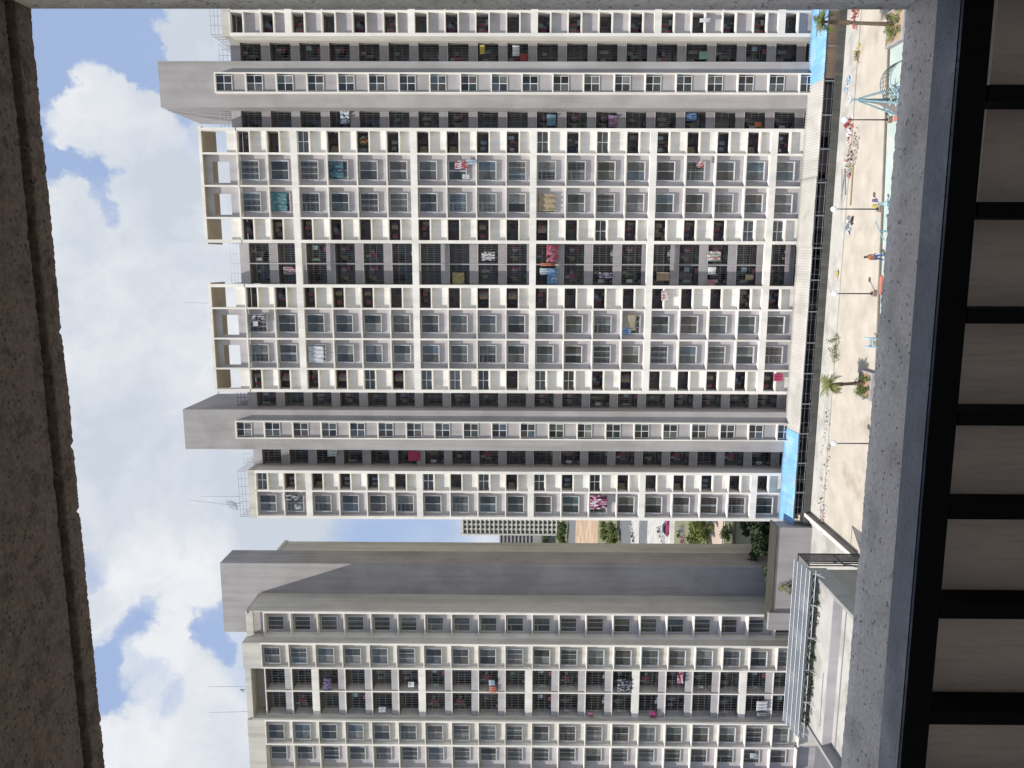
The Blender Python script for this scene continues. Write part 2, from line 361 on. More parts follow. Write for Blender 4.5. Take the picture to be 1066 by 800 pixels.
SBW = five('side_balcony', 2.30, 2.02, 1.35, GREYP, 0.0); LB = five('balcony', 2.62, 2.08, 1.35, MAUVE, 0.05)
def stair_proto(w):
    m = MB(); x0, x1 = -w / 2, w / 2; h = 1.42
    m.box(x0, x1, -.05, .02, -h - .05, -h); m.box(-.03, .03, -.05, .02, -h, 0); m.box(x0, x1, -.044, .02, -h / 2 - .025, -h / 2 + .025)
    m.box(x0, x0 + .05, -.046, .02, -h, 0); m.box(x1 - .05, x1, -.046, .02, -h, 0)
    o = m.build('stair_window', WHITEF)
    for a, b in ((x0, 0), (0, x1)):
        for c, d in ((-h, -h / 2), (-h / 2, 0)):
            if random.random() < .0: continue
            g = MB(); g.box(a, b, -.02, .0, c, d); p = g.build('pane', GLASSD if random.random() < .35 else GLASS); p.parent = o
    return o
STW = [Stamp(stair_proto(1.42)) for _ in range(4)]

def cell_slabs(m, x0, x1, yf, yb, k0=0, k1=19, thin=.12, th=.65, thick_on=True):
    for k in range(k0, k1 + 1):
        m.box(x0, x1, yf + .003, yb, LV[k], LV[k] + (th if thick_on and thick(k) else thin))

# ================================================================== main tower
TW = empty('apartment_tower', (-.55, 78, 0), 'tall cream and grey residential tower filling the view, with gridded windows and balconies', 'building')
YF = 74.2; YW = YF + .55; YB = YF + 1.5
BASE = -.2
fr = MB(); wl = MB(); inn = MB(); gw = MB()
colsA = [12.31, 10.00, 6.94, 3.88, 1.57]; colsB = [-2.67, -4.98, -8.04, -11.10, -13.41]
def grid_block(cols, fr, wl, inn, kinds):
    t = .085
    for i, x in enumerate(cols):
        edge = i in (0, len(cols) - 1)
        deep = edge or kinds[i - 1] == 'B' or kinds[i] == 'B'
        tt = .15 if edge else t
        s = 0 if not edge else (-.065 if i == 0 else .065)
        fr.box(x - tt + s, x + tt + s, YF, YB + .05 if deep else YW + .06, BASE, LV[0] + (.1 if edge else -.02))
    for i, kd in enumerate(kinds):
        x1, x0 = cols[i] - t, cols[i + 1] + t
        if kd == 'W':
            wl.box(x0 - .03, x1 + .03, YW, YB + .3, BASE, LV[0] - .05)
            cell_slabs(fr, x0 - .02, x1 + .02, YF, YW + .05)
        else:
            inn.box(x0 - .03, x1 + .03, YB, YB + .3, BASE, LV[0] - .05)
            for k in range(0, 20):
                fr.box(x0 - .02, x1 + .02, YF + .003, YF + .52, LV[k], LV[k] + (.65 if thick(k) else .12))
                inn.box(x0 - .02, x1 + .02, YF + .52, YB + .02, LV[k] - .01, LV[k] + .13)
grid_block(colsA, fr, wl, inn, 'BWWB'); grid_block(colsB, fr, wl, inn, 'BWWB')
rowsC = [-21.87, -24.0, -26.93]; rowsD = [25.83, 22.9, 20.77]
grid_block(rowsC, fr, wl, inn, 'BW'); grid_block(rowsD, fr, wl, inn, 'WB')
# bodies behind the grid
for a, b, top in ((1.57, 12.31, 27.3), (-13.41, -2.67, 27.3), (-26.93, -21.87, 28.0), (20.77, 25.83, 28.0)):
    wl.box(a + .02, b - .02, YB + .2, 79, BASE, top + E_ - .12)
wl.box(-26.85, 25.75, 78.5, 92, BASE, 27.15 + E_)
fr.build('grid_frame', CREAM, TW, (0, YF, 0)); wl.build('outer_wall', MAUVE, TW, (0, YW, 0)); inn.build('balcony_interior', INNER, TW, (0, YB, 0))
# side walls of the outer wings are painted cream
sw = MB()
sw.box(20.70, 20.775, YF + .3, 77.2, BASE, 28.0 + E_); sw.box(-21.875, -21.80, YF + .3, 77.2, BASE, 28.0 + E_); sw.box(-26.99, -26.92, YF + .3, 92, BASE, 27.9 + E_); sw.box(25.82, 25.9, YF + .3, 92, BASE, 27.9 + E_)
for x in (12.30, 1.50, -2.74, -13.48): sw.box(x, x + .08, YF + .4, 77.2, BASE, 27.3 + E_)
sw.build('side_wall', CREAM2, TW, (0, YF, 0))
# units
def fillB(xc, proto, y, k0=0, k1=19):
    for k in range(k0, k1): proto[(k * 7 + int(abs(xc) * 10)) % len(proto)](TW, (xc, y, LV[k]))
for cols, kinds in ((colsA, 'BWWB'), (colsB, 'BWWB'), (rowsC, 'BW')):
    for i, kd in enumerate(kinds):
        xc = (cols[i] + cols[i + 1]) / 2
        for k in range(19):
            if kd == 'W':
                WIN[random.choices((0, 1, 2, 3), (5, 2, 2, 1))[0]](TW, (xc, YW, LV[k]))
            else:
                random.choice(UB[0 if (i == 0 and cols is not colsB) else 1])(TW, (xc, YF, LV[k]))
for k in range(19): LOG[k % 3](TW, (21.83, YF, LV[k]))
wr = MB()                                                     # the far wing's second bay
for k in range(19):
    wr.box(24.35 - .87, 24.35 + .87, YW - .05, YW + .02, LV[k] - 1.84, LV[k] - .12)
tag(wr.build('wing_glazing', GLASS, TW, (24.35, YW, 0)), kind='stuff')
# recesses: centre (two balconies) and the four beside the stair cores
rc = MB(); ri = MB()
RY = {'mid': 75.85, 'in': 75.75, 'out': 76.45}
def recess(x0, x1, yr, parts, protos):
    yb = yr + 1.45
    rp = MB(); rp.box(x0, x1, yr + .0, yr + .14, LV[0] + .101, LV[0] + .95); rp.build('roof_parapet', MAUVE, TW, (x0, yr, LV[0]))
    for k in range(20): rc.box(x0, x1, yr - .02, yr + .16, LV[k], LV[k] + .10); ri.box(x0, x1, yr + .16, yb + .02, LV[k] - .008, LV[k] + .09)
    ri.box(x0, x1, yb, yb + .2, BASE, LV[0])
    w = (x1 - x0) / parts
    for j in range(1, parts): rc.box(x0 + w * j - .05, x0 + w * j + .05, yr - .04, yb, BASE, LV[0] + .1)
    for j in range(parts):
        for k in range(19): random.choice(protos)(TW, (x0 + w * (j + .5), yr, LV[k]))
recess(-2.60, 1.50, RY['mid'], 2, RB)
for k in (2, 6, 10, 14, 18): m = MB(); m.box(-2.60, 1.50, YF + .006, YF + .45, LV[k] + .002, LV[k] + .648); m.build('link_beam', CREAM, TW, (-.55, YF, LV[k]))
recess(12.46, 14.21, RY['in'], 1, SB); recess(-15.31, -13.56, RY['in'], 1, SB)
recess(18.39, 20.70, RY['out'], 1, SBW); recess(-21.80, -19.49, RY['out'], 1, SBW)
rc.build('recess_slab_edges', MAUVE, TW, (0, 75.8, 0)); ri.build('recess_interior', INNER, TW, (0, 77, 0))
# stair cores with projecting window strips
for x0, x1, s0, s1 in ((14.21, 18.39, 15.52, 17.15), (-19.49, -15.31, -18.1, -16.47)):
    c = MB(); c.box(x0, x1, 74.0, 83, BASE, 34.25 + E_)
    core = c.build('stair_core', COREP, TW, (x0, 74, 0))
    b = MB(); top = 28.62 + E_
    b.box(s0 - .11, s0, 73.4, 74.02, .6, top + .12); b.box(s1, s1 + .11, 73.4, 74.02, .6, top + .12); b.box(s0 - .001, s1 + .001, 73.404, 74.02, top, top + .118)
    for k in range(1, 20): b.box(s0 - .01, s1 + .01, 73.404, 74.02, top - 2.9 * k, top - 2.9 * k + .12)
    b.build('window_strip_frame', CREAM, core, (s0, 73.4, 0))
    for k in range(20): sp = MB(); sp.box(s0, s1, 73.72, 74.01, max(.6, top - 2.9 * k - 2.78), top - 2.9 * k - 1.45); sp.build('spandrel', COREP, core, (s0, 73.7, top - 2.9 * k - 2))
    for k in range(20): STW[random.randrange(4)](TW, ((s0 + s1) / 2, 73.70, top - 2.9 * k))
# roof frames on the two grid blocks: open crown with a deep top slab
for cols in (colsA, colsB):
    xa, xb = cols[-1], cols[0]; z0, z1 = 27.33 + E_, 30.93 + E_
    m = MB(); m.box(xa - .215, xb + .215, YF + .12, 77.9, z1 - .277, z1 - .004)
    top = m.build('crown_slab', OCHRE, TW, (xa, YF, z1))
    m = MB(); m.box(xa - .22, xb + .22, YF, YF + .119, z1 - .28, z1); m.build('crown_fascia', CREAM, top, (xa, YF, z1))
    for i, x in enumerate(cols):
        m = MB(); e = .15 if i in (0, 4) else .085; s = -.065 if i == 0 else (.065 if i == 4 else 0)
        m.box(x - e + s, x + e + s, YF, YF + .75, z0 - .1, z1 - .28); m.build('crown_post', CREAM, TW, (x, YF, z0))
    for i in (0, 3): m = MB(); m.box(cols[i + 1] + .085, cols[i] - .085, YF + .3, YF + .45, z0, z0 + 1.0); m.build('crown_parapet', CREAM, TW, (cols[i], YF, z0))
    m = MB()
    for i in (1, 2):
        a, b = cols[i + 1] + .085, cols[i] - .085
        m.box(a, b, YW, YW + .15, z0, z0 + .95); m.box(a, b, YW, YW + .15, z1 - .95, z1 - .28)
        m.box(a, a + .25, YW + .001, YW + .149, z0 + .95, z1 - .95); m.box(b - .62, b, YW + .001, YW + .149, z0 + .95, z1 - .95)
    m.build('crown_screen', MAUVE, TW, (xa, YW, z0))
    m = MB()
    for z in (z0 + .35, z0 + .7, z0 + 1.05, z0 + 1.4): m.bar((xa, 86, z), (xb, 86, z), .02, 5)
    for k in range(9): x = xa + (xb - xa) * k / 8; m.bar((x, 86, z0 - .2), (x, 86, z0 + 1.4), .02, 5)
    m.build('roof_railing', STEEL, TW, (xa, 86, z0))
def railing(x0, x1, y0, y1, z, h, mat_, nx=4, rails=3, r=.016, name='roof_railing'):
    m = MB()
    P = [(x0, y0), (x1, y0), (x1, y1), (x0, y1)]
    for (a, b), (c, d) in zip(P, P[1:] + P[:1]):
        for j in range(rails): zz = z + h * (j + 1) / rails; m.bar((a, b, zz), (c, d, zz), r, 5)
        for k in range(nx): t = k / nx; m.bar((a + (c - a) * t, b + (d - b) * t, z), (a + (c - a) * t, b + (d - b) * t, z + h), r, 5)
    return m.build(name, mat_, TW, (x0, y0, z))
railing(-2.55, 1.45, 75.9, 79, LV[0] + .95, 1.0, STEEL)
railing(12.5, 14.1, 75.9, 80, LV[0] + .95, 1.15, STEEL, 4); railing(-15.2, -13.6, 75.9, 80, LV[0] + .95, 1.15, DSTEEL, 4)
railing(18.5, 20.6, 76.6, 80, LV[0] + .95, 1.2, STEEL, 4); railing(-21.7, -19.6, 76.6, 80, LV[0] + .95, 1.2, STEEL, 4)
for a, b in ((-26.93, -21.87), (20.77, 25.83)):
    m = MB(); z = 27.33 + E_
    m.box(a - .08, b + .08, YF + .02, YF + .2, z, z + .72); m.box(a - .08, a + .1, YF + .2, 79, z, z + .72); m.box(b - .1, b + .08, YF + .2, 79, z, z + .72)
    m.build('wing_parapet', CREAM2, TW, (a, YF, z))
    railing(a + .05, b - .05, YF + .1, 79, z + .72, 1.05, GRILL, 6, 3, .018)
    m = MB(); m.box(a + .9, b - .8, YF + 1.6, YF + 1.7, z + .3, z + 1.25); m.build('roof_screen', GRILL, TW, (a, YF, z))
# pipes climbing the core's flank
m = MB(); p = [Vector((14.05, 74.9, 34.0 + E_)), Vector((13.95, 77, 31.4 + E_)), Vector((13.9, 79, 29.3 + E_)), Vector((13.9, 79.2, 27.6 + E_))]
m.tube(p, .03); m.tube([q + Vector((-.12, .2, -.25)) for q in p], .025)
m.build('roof_pipe', STEEL, TW, (14, 77, 28 + E_))

# ---- lean-to roof along the tower's foot
LT = empty('lean_to_roof', (-.5, 72.7, 0), 'long lean-to of pale corrugated sheets with blue sheets at both ends, along the tall tower\'s foot', 'roof')
def sheet(name, xa, xb, mt, corr=True, zt=-27.42, ze=-27.78, label=None, dz=0):
    m = MB(); st = .0625; n = max(1, int((xb - xa) / st)) if corr else 12
    rows = 6
    for j in range(rows + 1):
        t = j / rows; y = YF - .02 + (71.2 - YF) * t; z = zt + (ze - zt) * t + dz + E_
        for i in range(n + 1):
            x = xa + (xb - xa) * i / n
            m.v.append((x, y, z + (.03 * math.sin(2 * math.pi * x / .25) if corr else 0) + .012 * math.sin(x * 1.7 + j)))
    for j in range(rows):
        for i in range(n):
            a = j * (n + 1) + i; m.f.append((a, a + n + 1, a + n + 2, a + 1)); m.mi.append(0)
    o = m.build(name, mt, LT, (xa, 71.2, 1.7), True)
    s = o.modifiers.new('thick', 'SOLIDIFY'); s.thickness = .02
    if label: o['label'] = label
    return o
sheet('roof_sheet', 16.25, 30, SHEETB, label='blue corrugated sheet', dz=.03); sheet('roof_sheet', 7.6, 16.4, SHEETG); sheet('roof_sheet', 1.2, 7.7, SHEETD, False, label='dirty flat sheet', dz=.05)
sheet('roof_sheet', -17.0, 1.35, SHEETG); sheet('roof_sheet', -26.6, -16.9, SHEETB, label='blue corrugated sheet', dz=.04)
m = MB()
for i in range(19): x = -25.9 + i * 3.0; m.box(x - .05, x + .05, 71.22, 71.32, 0, 1.66)
m.box(-26.2, 29.5, 71.3, 71.36, 1.58, 1.66)
m.build('post_row', GRILL, LT, (-26, 71.3, 0))
SF = empty('shop_front_row', (-.5, 73, 0), 'dim row of caged shop fronts under the lean-to roof', 'shop front')
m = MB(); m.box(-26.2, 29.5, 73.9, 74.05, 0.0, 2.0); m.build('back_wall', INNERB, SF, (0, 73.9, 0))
for a, b, z in ((3.0, 7.2, 1.2), (8.1, 10.2, 1.5), (11.3, 15.9, 1.55), (-3, .6, .7), (-20, -18, .5)): m = MB(); m.box(a, b, 71.75, 71.8, .1, z); m.build('brown_screen', SHOPB, SF, (a, 71.8, 0))
m = MB()
for i in range(38): x = -26 + i * 1.45; m.box(x - .012, x + .012, 71.55, 71.575, .1, 1.75)
for z in (.75, 1.2): m.box(-26, 16, 71.548, 71.572, z - .012, z + .012)
m.build('wire_cage', ALU, SF, (0, 71.55, 0))
GOODS = mat('stored_goods', (.12, .10, .09), .9, .5, .9, second=(.22, .18, .14), second_scale=.9)
for i in range(46):
    x = random.uniform(-25, 15); h = random.uniform(.3, 1.1); w = random.uniform(.2, .8); m = MB()
    m.box(x, x + w, 72.2 + random.random() * .8, 73.4, .05, h); m.build('stored_crate', GOODS, SF, (x, 73, 0))
m = MB()
for i in range(56):
    x = 16.3 + i * .25; m.box(x, x + .25, 71.25 + .02 * math.sin(i * 1.3), 71.29 + .02 * math.sin(i * 1.3), .05, 1.68)
tag(m.build('tarpaulin', BROWN, None, (22, 71.27, 0)), 'brown tarpaulin hung below the blue sheets right of the shop fronts', 'tarpaulin')
m = MB()
for i in range(70):
    x = -26.3 + i * .8; m.box(x + .004, x + .796, 71.06, 71.18, 0, .78 + .05 * noise.noise(Vector((x, 0, 3))))
tag(m.build('low_wall', LOWW, None, (0, 71.1, 0)), 'low weathered grey wall between the shop fronts and the pavement', 'wall')

# ================================================================== left block
BL = empty('apartment_block', (-46, 77, -3.5), 'beige residential block with balconies and a tall blank grey stair core, lower left', 'building')
B0 = -3.5
fr = MB(); wl = MB(); wc = MB(); inn = MB()
def wcol(x0, x1, yf, yw, wallmb, rng=20, top=29.2, thickon=False, frame_t=.09):
    fr.box(x0 - frame_t, x0 + frame_t, yf, yw + .1, B0 + 2.6, LV[0] + .1); fr.box(x1 - frame_t, x1 + frame_t, yf, yw + .1, B0 + 2.6, LV[0] + .1)
    cell_slabs(fr, x0 + frame_t - .01, x1 - frame_t + .01, yf, yw + .05, 0, 20, .10, .5, thickon)
    wallmb.box(x0, x1, yw, 76.2, B0, LV[0])
wcol(-40.40, -37.62, 74.2, 75.1, wl); wcol(-43.38, -40.57, 73.0, 73.45, wc); wcol(-52.43, -49.60, 73.0, 73.45, wc); wcol(-55.8, -52.65, 73.25, 73.85, wl)
wcol(-61.5, -56.0, 73.25, 73.85, wl)
# balconies
for x in (-43.55, -46.52, -49.45): fr.box(x - .07, x + .07, 73.7, 75.1, B0 + 2.6, LV[0] + .1)
for k in range(21):
    fr.box(-49.4, -43.6, 73.703, 73.9, LV[k], LV[k] + (.75 if thick(k) else .10)); inn.box(-49.4, -43.6, 73.9, 75.1, LV[k] - .008, LV[k] + .1)
inn.box(-49.5, -43.5, 75.05, 75.3, B0, LV[0])
# roof zone
wl.box(-40.40, -37.62, 75.0, 76.2, LV[0] - .1, LV[0] + 1.5); wl.box(-49.4, -43.6, 75.0, 76.2, LV[0] + .1, LV[0] + 1.5)
wc.box(-43.45, -40.48, 73.0, 76.1, LV[0] + .11, LV[0] + 2.05); wc.box(-61.6, -49.55, 73.02, 76.1, LV[0] + .11, LV[0] + 1.99)
wc.box(-40.47, -37.45, 74.2, 74.5, LV[0] + 1.2, LV[0] + 1.95); wc.box(-49.53, -43.46, 73.3, 76.1, LV[0] + 1.4, LV[0] + 2.02)
wc.box(-37.56, -37.44, 74.22, 78.6, B0, LV[0] + 1.75)                       # flank
wc.box(-40.56, -40.44, 73.02, 75.2, B0, LV[0] + 1.9)
wc.box(-49.52, -49.4, 73.05, 75.2, B0, LV[0] + 1.45)
wl.box(-64, -37.5, 76.0, 84, B0, LV[0] + 1.3)
wl.box(-64, -37.6, 74.0, 76.05, B0, B0 + 2.6)
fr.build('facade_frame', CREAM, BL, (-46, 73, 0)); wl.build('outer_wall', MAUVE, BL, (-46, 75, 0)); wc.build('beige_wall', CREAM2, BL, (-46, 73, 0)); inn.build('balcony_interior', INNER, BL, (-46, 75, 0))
m = MB(); m.box(-37.75, -37.38, 74.1, 78.4, LV[0] + 1.755, LV[0] + 1.95); m.build('roof_coping', CREAM2, BL, (-37, 74, LV[0]))
for k in range(20):
    WIN_S[random.randrange(3)](BL, (-39.25, 75.1, LV[k])); WIN[random.choices((0, 1, 2), (5, 2, 2))[0]](BL, (-42.1, 73.45, LV[k])); WIN[random.choices((0, 1, 2), (5, 2, 2))[0]](BL, (-51.1, 73.45, LV[k]))
    WIN_S[random.randrange(3)](BL, (-54.0, 73.85, LV[k]))
    for xc in (-45.03, -47.98): random.choice(LB)(BL, (xc, 73.75, LV[k]))
m = MB(); m.box(-63, -40.6, 73.92, 73.99, B0, B0 + 2.3); m.build('parking_shade_panel', INNERB, BL, (-50, 74, 0))  # flat dark panel; the garage opening's shade is put in as colour
m = MB()
for x in (-62, -58.8, -55.9, -52.5, -49.5, -46.5, -43.5): m.box(x - .15, x + .15, 73.5, 73.9, B0, B0 + 2.5)
m.build('pillar_row', GREYP, BL, (-50, 73.6, 0))
m = MB(); m.poly([(-70, 30, -3.49), (-37.9, 30, -3.49), (-37.9, 73.9, -3.49), (-70, 73.9, -3.49)]); tag(m.build('sunken_yard', ASPH), kind='structure')
c = MB(); c.box(-42.2, -33.87, 78.5, 82.25, B0, 33.4 + E_); c.build('stair_core', COREP, BL, (-38, 78.5, 0))
c = MB(); c.box(-44, -33.92, 82.2, 85.2, B0, 27.75 + E_); c.box(-44, -33.8, 82.15, 85.3, 27.75 + E_, 28.15 + E_); c.build('rear_wing', CREAM2, BL, (-38, 83, 0))

# aerials and dishes on the roofs
def aerial(x, y, px2, Y, label):
    a = atY(px2[0], px2[1], Y); b = atY(x, y, Y); z0 = b.z + E_; m = MB()
    m.bar((b.x, Y, z0 - .4), (b.x + (a.x - b.x), Y, a.z + E_), .035, 5, .02)
    o = m.build('mast', STEEL, None, (b.x, Y, z0 - .4)); r = empty('aerial', (b.x, Y, z0 - .4), label, 'aerial', 'thin aerials on the roofs')
    o.parent = r; o.location = (0, 0, 0); return r
aerial(254, 715, (216, 715), 75.5, 'thin aerial beside the small dish on the left block\'s roof')
aerial(255, 741, (218, 742), 75.5, 'thin aerial above the left block\'s balconies, farther from the core')
aerial(256, 650, (231, 649), 79.0, 'short mast standing at the foot of the left block\'s stair core')
aerial(247, 517, (208, 517), 76.5, 'straight thin aerial behind the mesh dish on the tall tower')
aerial(247, 527, (198, 521), 76.5, 'slightly leaning thin aerial beside the mesh dish on the tall tower')
aerial(220, 316, (191, 315), 80, 'thin aerial rising above the crown between the two middle grids')
def dish(x, y, Y, r, label, mt):
    p = atY(x, y, Y); c = Vector((p.x, Y, p.z + E_)); root = empty('satellite_dish', c, label, 'dish')
    m = MB(); n = 18; d = Vector((-.5, -.75, .45)).normalized(); u = d.orthogonal().normalized(); w = d.cross(u)
    R_ = 5
    for j in range(R_ + 1):
        q = r * j / R_
        for k in range(n): t = 2 * math.pi * k / n; m.v.append(tuple(c + u * q * math.cos(t) + w * q * math.sin(t) + d * (q * q / (r * 2.2))))
    for j in range(R_):
        for k in range(n): a = j * n + k; b = j * n + (k + 1) % n; m.f.append((a, b, b + n, a + n)); m.mi.append(0)
    o = m.build('reflector', mt, root, c); s = o.modifiers.new('t', 'SOLIDIFY'); s.thickness = .02
    if r > .6: wmod = o.modifiers.new('w', 'WIREFRAME'); wmod.thickness = .035
    m = MB(); m.bar(c, c + d * r * .9, .02); m.bar(c - Vector((0, 0, r)), c, .04); m.build('feed_arm', STEEL, root, c)
dish(244, 524, 75.2, .75, 'large mesh satellite dish on the tall tower\'s left roof corner', STEEL)
dish(253, 718, 74.6, .3, 'small grey satellite dish on the left block\'s roof edge', GRILL)

# ================================================================== washing and covers on the facades
def cloth(name, cat, label, x, y, dv, dh, Y, cols, group=None, folds=3, seed=0):
    """dv: drop in picture pixels, dh: width in picture pixels; hung at depth Y on the facade"""
    c = atY(x, y, Y); s = Y / FPX / ray(x, y).y * 1.0
    s = (c - Vector((0, 0, 0))).dot(FW) / FPX
    h, w = dv * s, dh * s; rnd = random.Random(seed + int(x * 7 + y)); m = MB(); nx, nz = 22, 20
    ph = rnd.random() * 6
    for j in range(nz + 1):
        for i in range(nx + 1):
            u = i / nx - .5; v = j / nz
            m.v.append((c.x + u * w * (1 - .06 * v), Y + .06 * math.sin(u * folds * 6.28 + ph + .6 * math.sin(v * 3)) * (.3 + v) + .02 * math.sin(v * 5 + ph), c.z + E_ + h / 2 - v * h - .05 * h * abs(math.sin(u * 9 + ph)) * v))
    for j in range(nz):
        for i in range(nx):
            a = j * (nx + 1) + i; m.f.append((a, a + 1, a + nx + 2, a + nx + 1))
            k = 0
            q = noise.noise(Vector((i * .38 + x, j * .22 + y, 4.7))) + .25 * noise.noise(Vector((i * .9 + y, j * .9, 1.3)))
            if len(cols) == 2: k = 1 if q > .12 else 0
            if len(cols) == 3: k = 2 if q > .2 else (1 if q < -.14 else 0)
            m.mi.append(k)
    mats = [CL[q] for q in cols]
    o = m.build(name, mats, None, (c.x, Y, c.z + E_), True); so = o.modifiers.new('t', 'SOLIDIFY'); so.thickness = .012
    return tag(o, label, cat, group)
YL = YF - .03
cloth('laundry', 'laundry', 'red and white striped clothes hung over a window of the right grid', 480, 172, 13, 8, YL, ('red', 'white'))
cloth('towel', 'towel', 'small white towel below the red striped clothes', 485, 184, 7, 5, YL, ('white',))
cloth('laundry', 'laundry', 'pale blue shirts hung next to the red striped clothes', 491, 169, 11, 5, YL, ('lightblue', 'white'))
cloth('window_cover', 'cover', 'bright teal patterned sheet covering a whole window near the roof', 290, 210, 17, 20, YW - .24, ('teal', 'tealp'), folds=5)
cloth('window_cover', 'cover', 'dark teal patterned curtain covering a window, upper right grid', 350, 177, 15, 17, YW - .24, ('teal', 'navy'), folds=5)
cloth('window_cover', 'cover', 'crumpled silver sheet covering a window of the left grid', 329, 369, 16, 18, YW - .24, ('silver', 'white'), folds=4)
cloth('window_cover', 'cover', 'tan blanket covering most of a window in the middle of the right grid', 569, 211, 17, 18, YW - .24, ('tan', 'card'), folds=3)
cloth('window_cover', 'cover', 'yellowish board and blue rag filling a window of the left grid', 655, 336, 13, 17, YW - .24, ('card', 'grey'), folds=1)
cloth('laundry', 'laundry', 'blue rag bundled at the corner of the board covered window', 652, 345, 9, 7, YW - .3, ('blue', 'lightblue'))
cloth('laundry', 'laundry', 'large pink and black patterned sheet hanging in the centre recess', 575, 264, 12, 18, 75.6, ('pink', 'crimson', 'black'))
cloth('laundry', 'laundry', 'red cloth strip hung under the pink patterned sheet', 570, 275.5, 14, 3, 75.55, ('coral',))
cloth('laundry', 'laundry', 'blue towel hanging low in the centre recess, left of the red strip', 575, 288, 11, 17, 75.6, ('blue', 'lightblue'))
cloth('laundry', 'laundry', 'pale blue shirt beside the blue towel in the centre recess', 566, 283, 8, 7, 75.6, ('lightblue', 'white'))
cloth('box', 'box', 'yellow cardboard sheet standing in a centre recess balcony', 477, 290, 12, 12, 76.1, ('card', 'yellow'), folds=1)
cloth('laundry', 'laundry', 'white rag and dark clothes hung in a centre recess balcony above the cardboard', 508, 267, 14, 9, 76.0, ('white', 'black'))
cloth('laundry', 'laundry', 'blue and white shirts hung low in a centre recess balcony', 630, 287, 13, 6, 75.65, ('purple', 'white'))
cloth('laundry', 'laundry', 'red and green clothes crowding a low centre recess balcony', 743, 267, 14, 10, 75.7, ('crimson', 'green', 'white'))
cloth('box', 'box', 'white carton on a parapet of the centre recess', 741, 282, 8, 8, 75.8, ('white',), folds=1)
cloth('box', 'box', 'salmon pink carton standing below the white carton', 740, 295, 8, 7, 75.75, ('pink',), folds=1)
cloth('box', 'box', 'pale tan carton in a low balcony left of the salmon carton', 780, 289, 8, 6, 75.9, ('card',), folds=1)
cloth('laundry', 'laundry', 'brown mat hung over a low centre recess balcony', 690, 288, 13, 9, 75.7, ('tan',), folds=1)
cloth('laundry', 'laundry', 'pink and grey clothes hung low in a balcony under the roof railing', 303, 282, 16, 8, 75.7, ('pink', 'grey', 'black'))
cloth('laundry', 'laundry', 'white clothes draped over a sill of the left grid', 692, 308, 7, 10, YF - .05, ('white', 'coral'))
cloth('towel', 'towel', 'bright crimson towel over the lowest sill of the left grid', 810, 393, 9, 8, YF - .05, ('crimson',))
cloth('laundry', 'laundry', 'wide dark red sheet hanging in the recess right of the left wing', 431, 475, 12, 11, 76.3, ('crimson', 'red'))
cloth('laundry', 'laundry', 'white and yellow cloth hung in the recess near the roof of the left wing', 346, 471, 10, 9, 76.3, ('white', 'green'))
cloth('laundry', 'laundry', 'heap of magenta, white and black washing over a left wing window', 623, 523, 17, 15, YF - .05, ('magenta', 'black', 'white'))
cloth('laundry', 'laundry', 'black and white clothes hung over a top left wing window', 305, 518, 14, 6, YF - .05, ('black', 'white'))
cloth('laundry', 'laundry', 'short black and white shirt below the black clothes on the left wing', 310, 528, 7, 5, YF - .05, ('white', 'black'))
cloth('laundry', 'laundry', 'black T-shirts and a white cap hung over a window of the left grid', 269, 331, 14, 6, YF - .05, ('black', 'white'))
cloth('towel', 'towel', 'small white towel hung under the black T-shirts', 266, 337, 5, 5, YF - .05, ('white',))
cloth('laundry', 'laundry', 'orange red cloth hung in a left block balcony', 513, 718, 7, 7, 73.6, ('coral',))
cloth('laundry', 'laundry', 'pale blue cloth hung above the orange red cloth', 512, 711, 6, 6, 73.6, ('lightblue', 'white'))
cloth('laundry', 'laundry', 'white sheet hung in a low left block balcony', 793, 735, 11, 11, 73.6, ('white',))
cloth('laundry', 'laundry', 'grey blanket hung below the low white sheet', 793, 745, 10, 7, 73.6, ('grey',))
cloth('laundry', 'laundry', 'white cards and a white square pinned in a left block balcony', 428, 713, 6, 6, 73.6, ('white',), folds=1)
cloth('laundry', 'laundry', 'magenta towel at the bottom of a left block balcony', 680, 744, 6, 7, 73.6, ('magenta',))
cloth('laundry', 'laundry', 'pink cloth at the bottom of a left block balcony, above the magenta towel', 615, 744, 6, 5, 73.6, ('pink',))
cloth('laundry', 'laundry', 'red and white clothes under a left block balcony ceiling, lower half', 708, 706, 6, 14, 73.6, ('crimson', 'white', 'black'))
cloth('laundry', 'laundry', 'violet and black clothes in a top left block balcony', 341, 713, 8, 14, 73.6, ('purple', 'black'))
cloth('laundry', 'laundry', 'white bundle in a left block balcony near the roof', 398, 739, 7, 6, 73.6, ('white', 'lightblue'))
cloth('laundry', 'laundry', 'dark clothes with white spots in a middle left block balcony', 650, 714, 14, 15, 73.65, ('black', 'grey', 'navy'))
cloth('laundry', 'laundry', 'white scarf blowing from a right wing balcony', 734, 21.5, 11, 4, YF - .12, ('white',))
cloth('laundry', 'laundry', 'yellow cloth hung in the recess beside the right wing', 502, 52, 5, 9, 76.3, ('yellow',))
cloth('laundry', 'laundry', 'white shirt hung in the recess below the yellow cloth', 537, 53, 7, 11, 76.3, ('white',))
cloth('laundry', 'laundry', 'red cloth hung next to the white shirt in the right recess', 545, 60, 7, 7, 76.3, ('red',))
cloth('box', 'box', 'mint green paper in a low balcony beside the right wing', 732, 58, 8, 8, 76.4, ('green',), folds=1)
cloth('laundry', 'laundry', 'turquoise towel hung between the right grid and its stair core', 574, 125, 9, 12, 75.6, ('tealp', 'blue'))
cloth('laundry', 'laundry', 'violet towel hung between the right grid and its core, below the turquoise one', 638, 126, 9, 12, 75.6, ('purple', 'pink'))
cloth('laundry', 'laundry', 'orange cloth at the lowest balcony between grid and right core', 789, 130, 7, 5, 75.6, ('orange',))
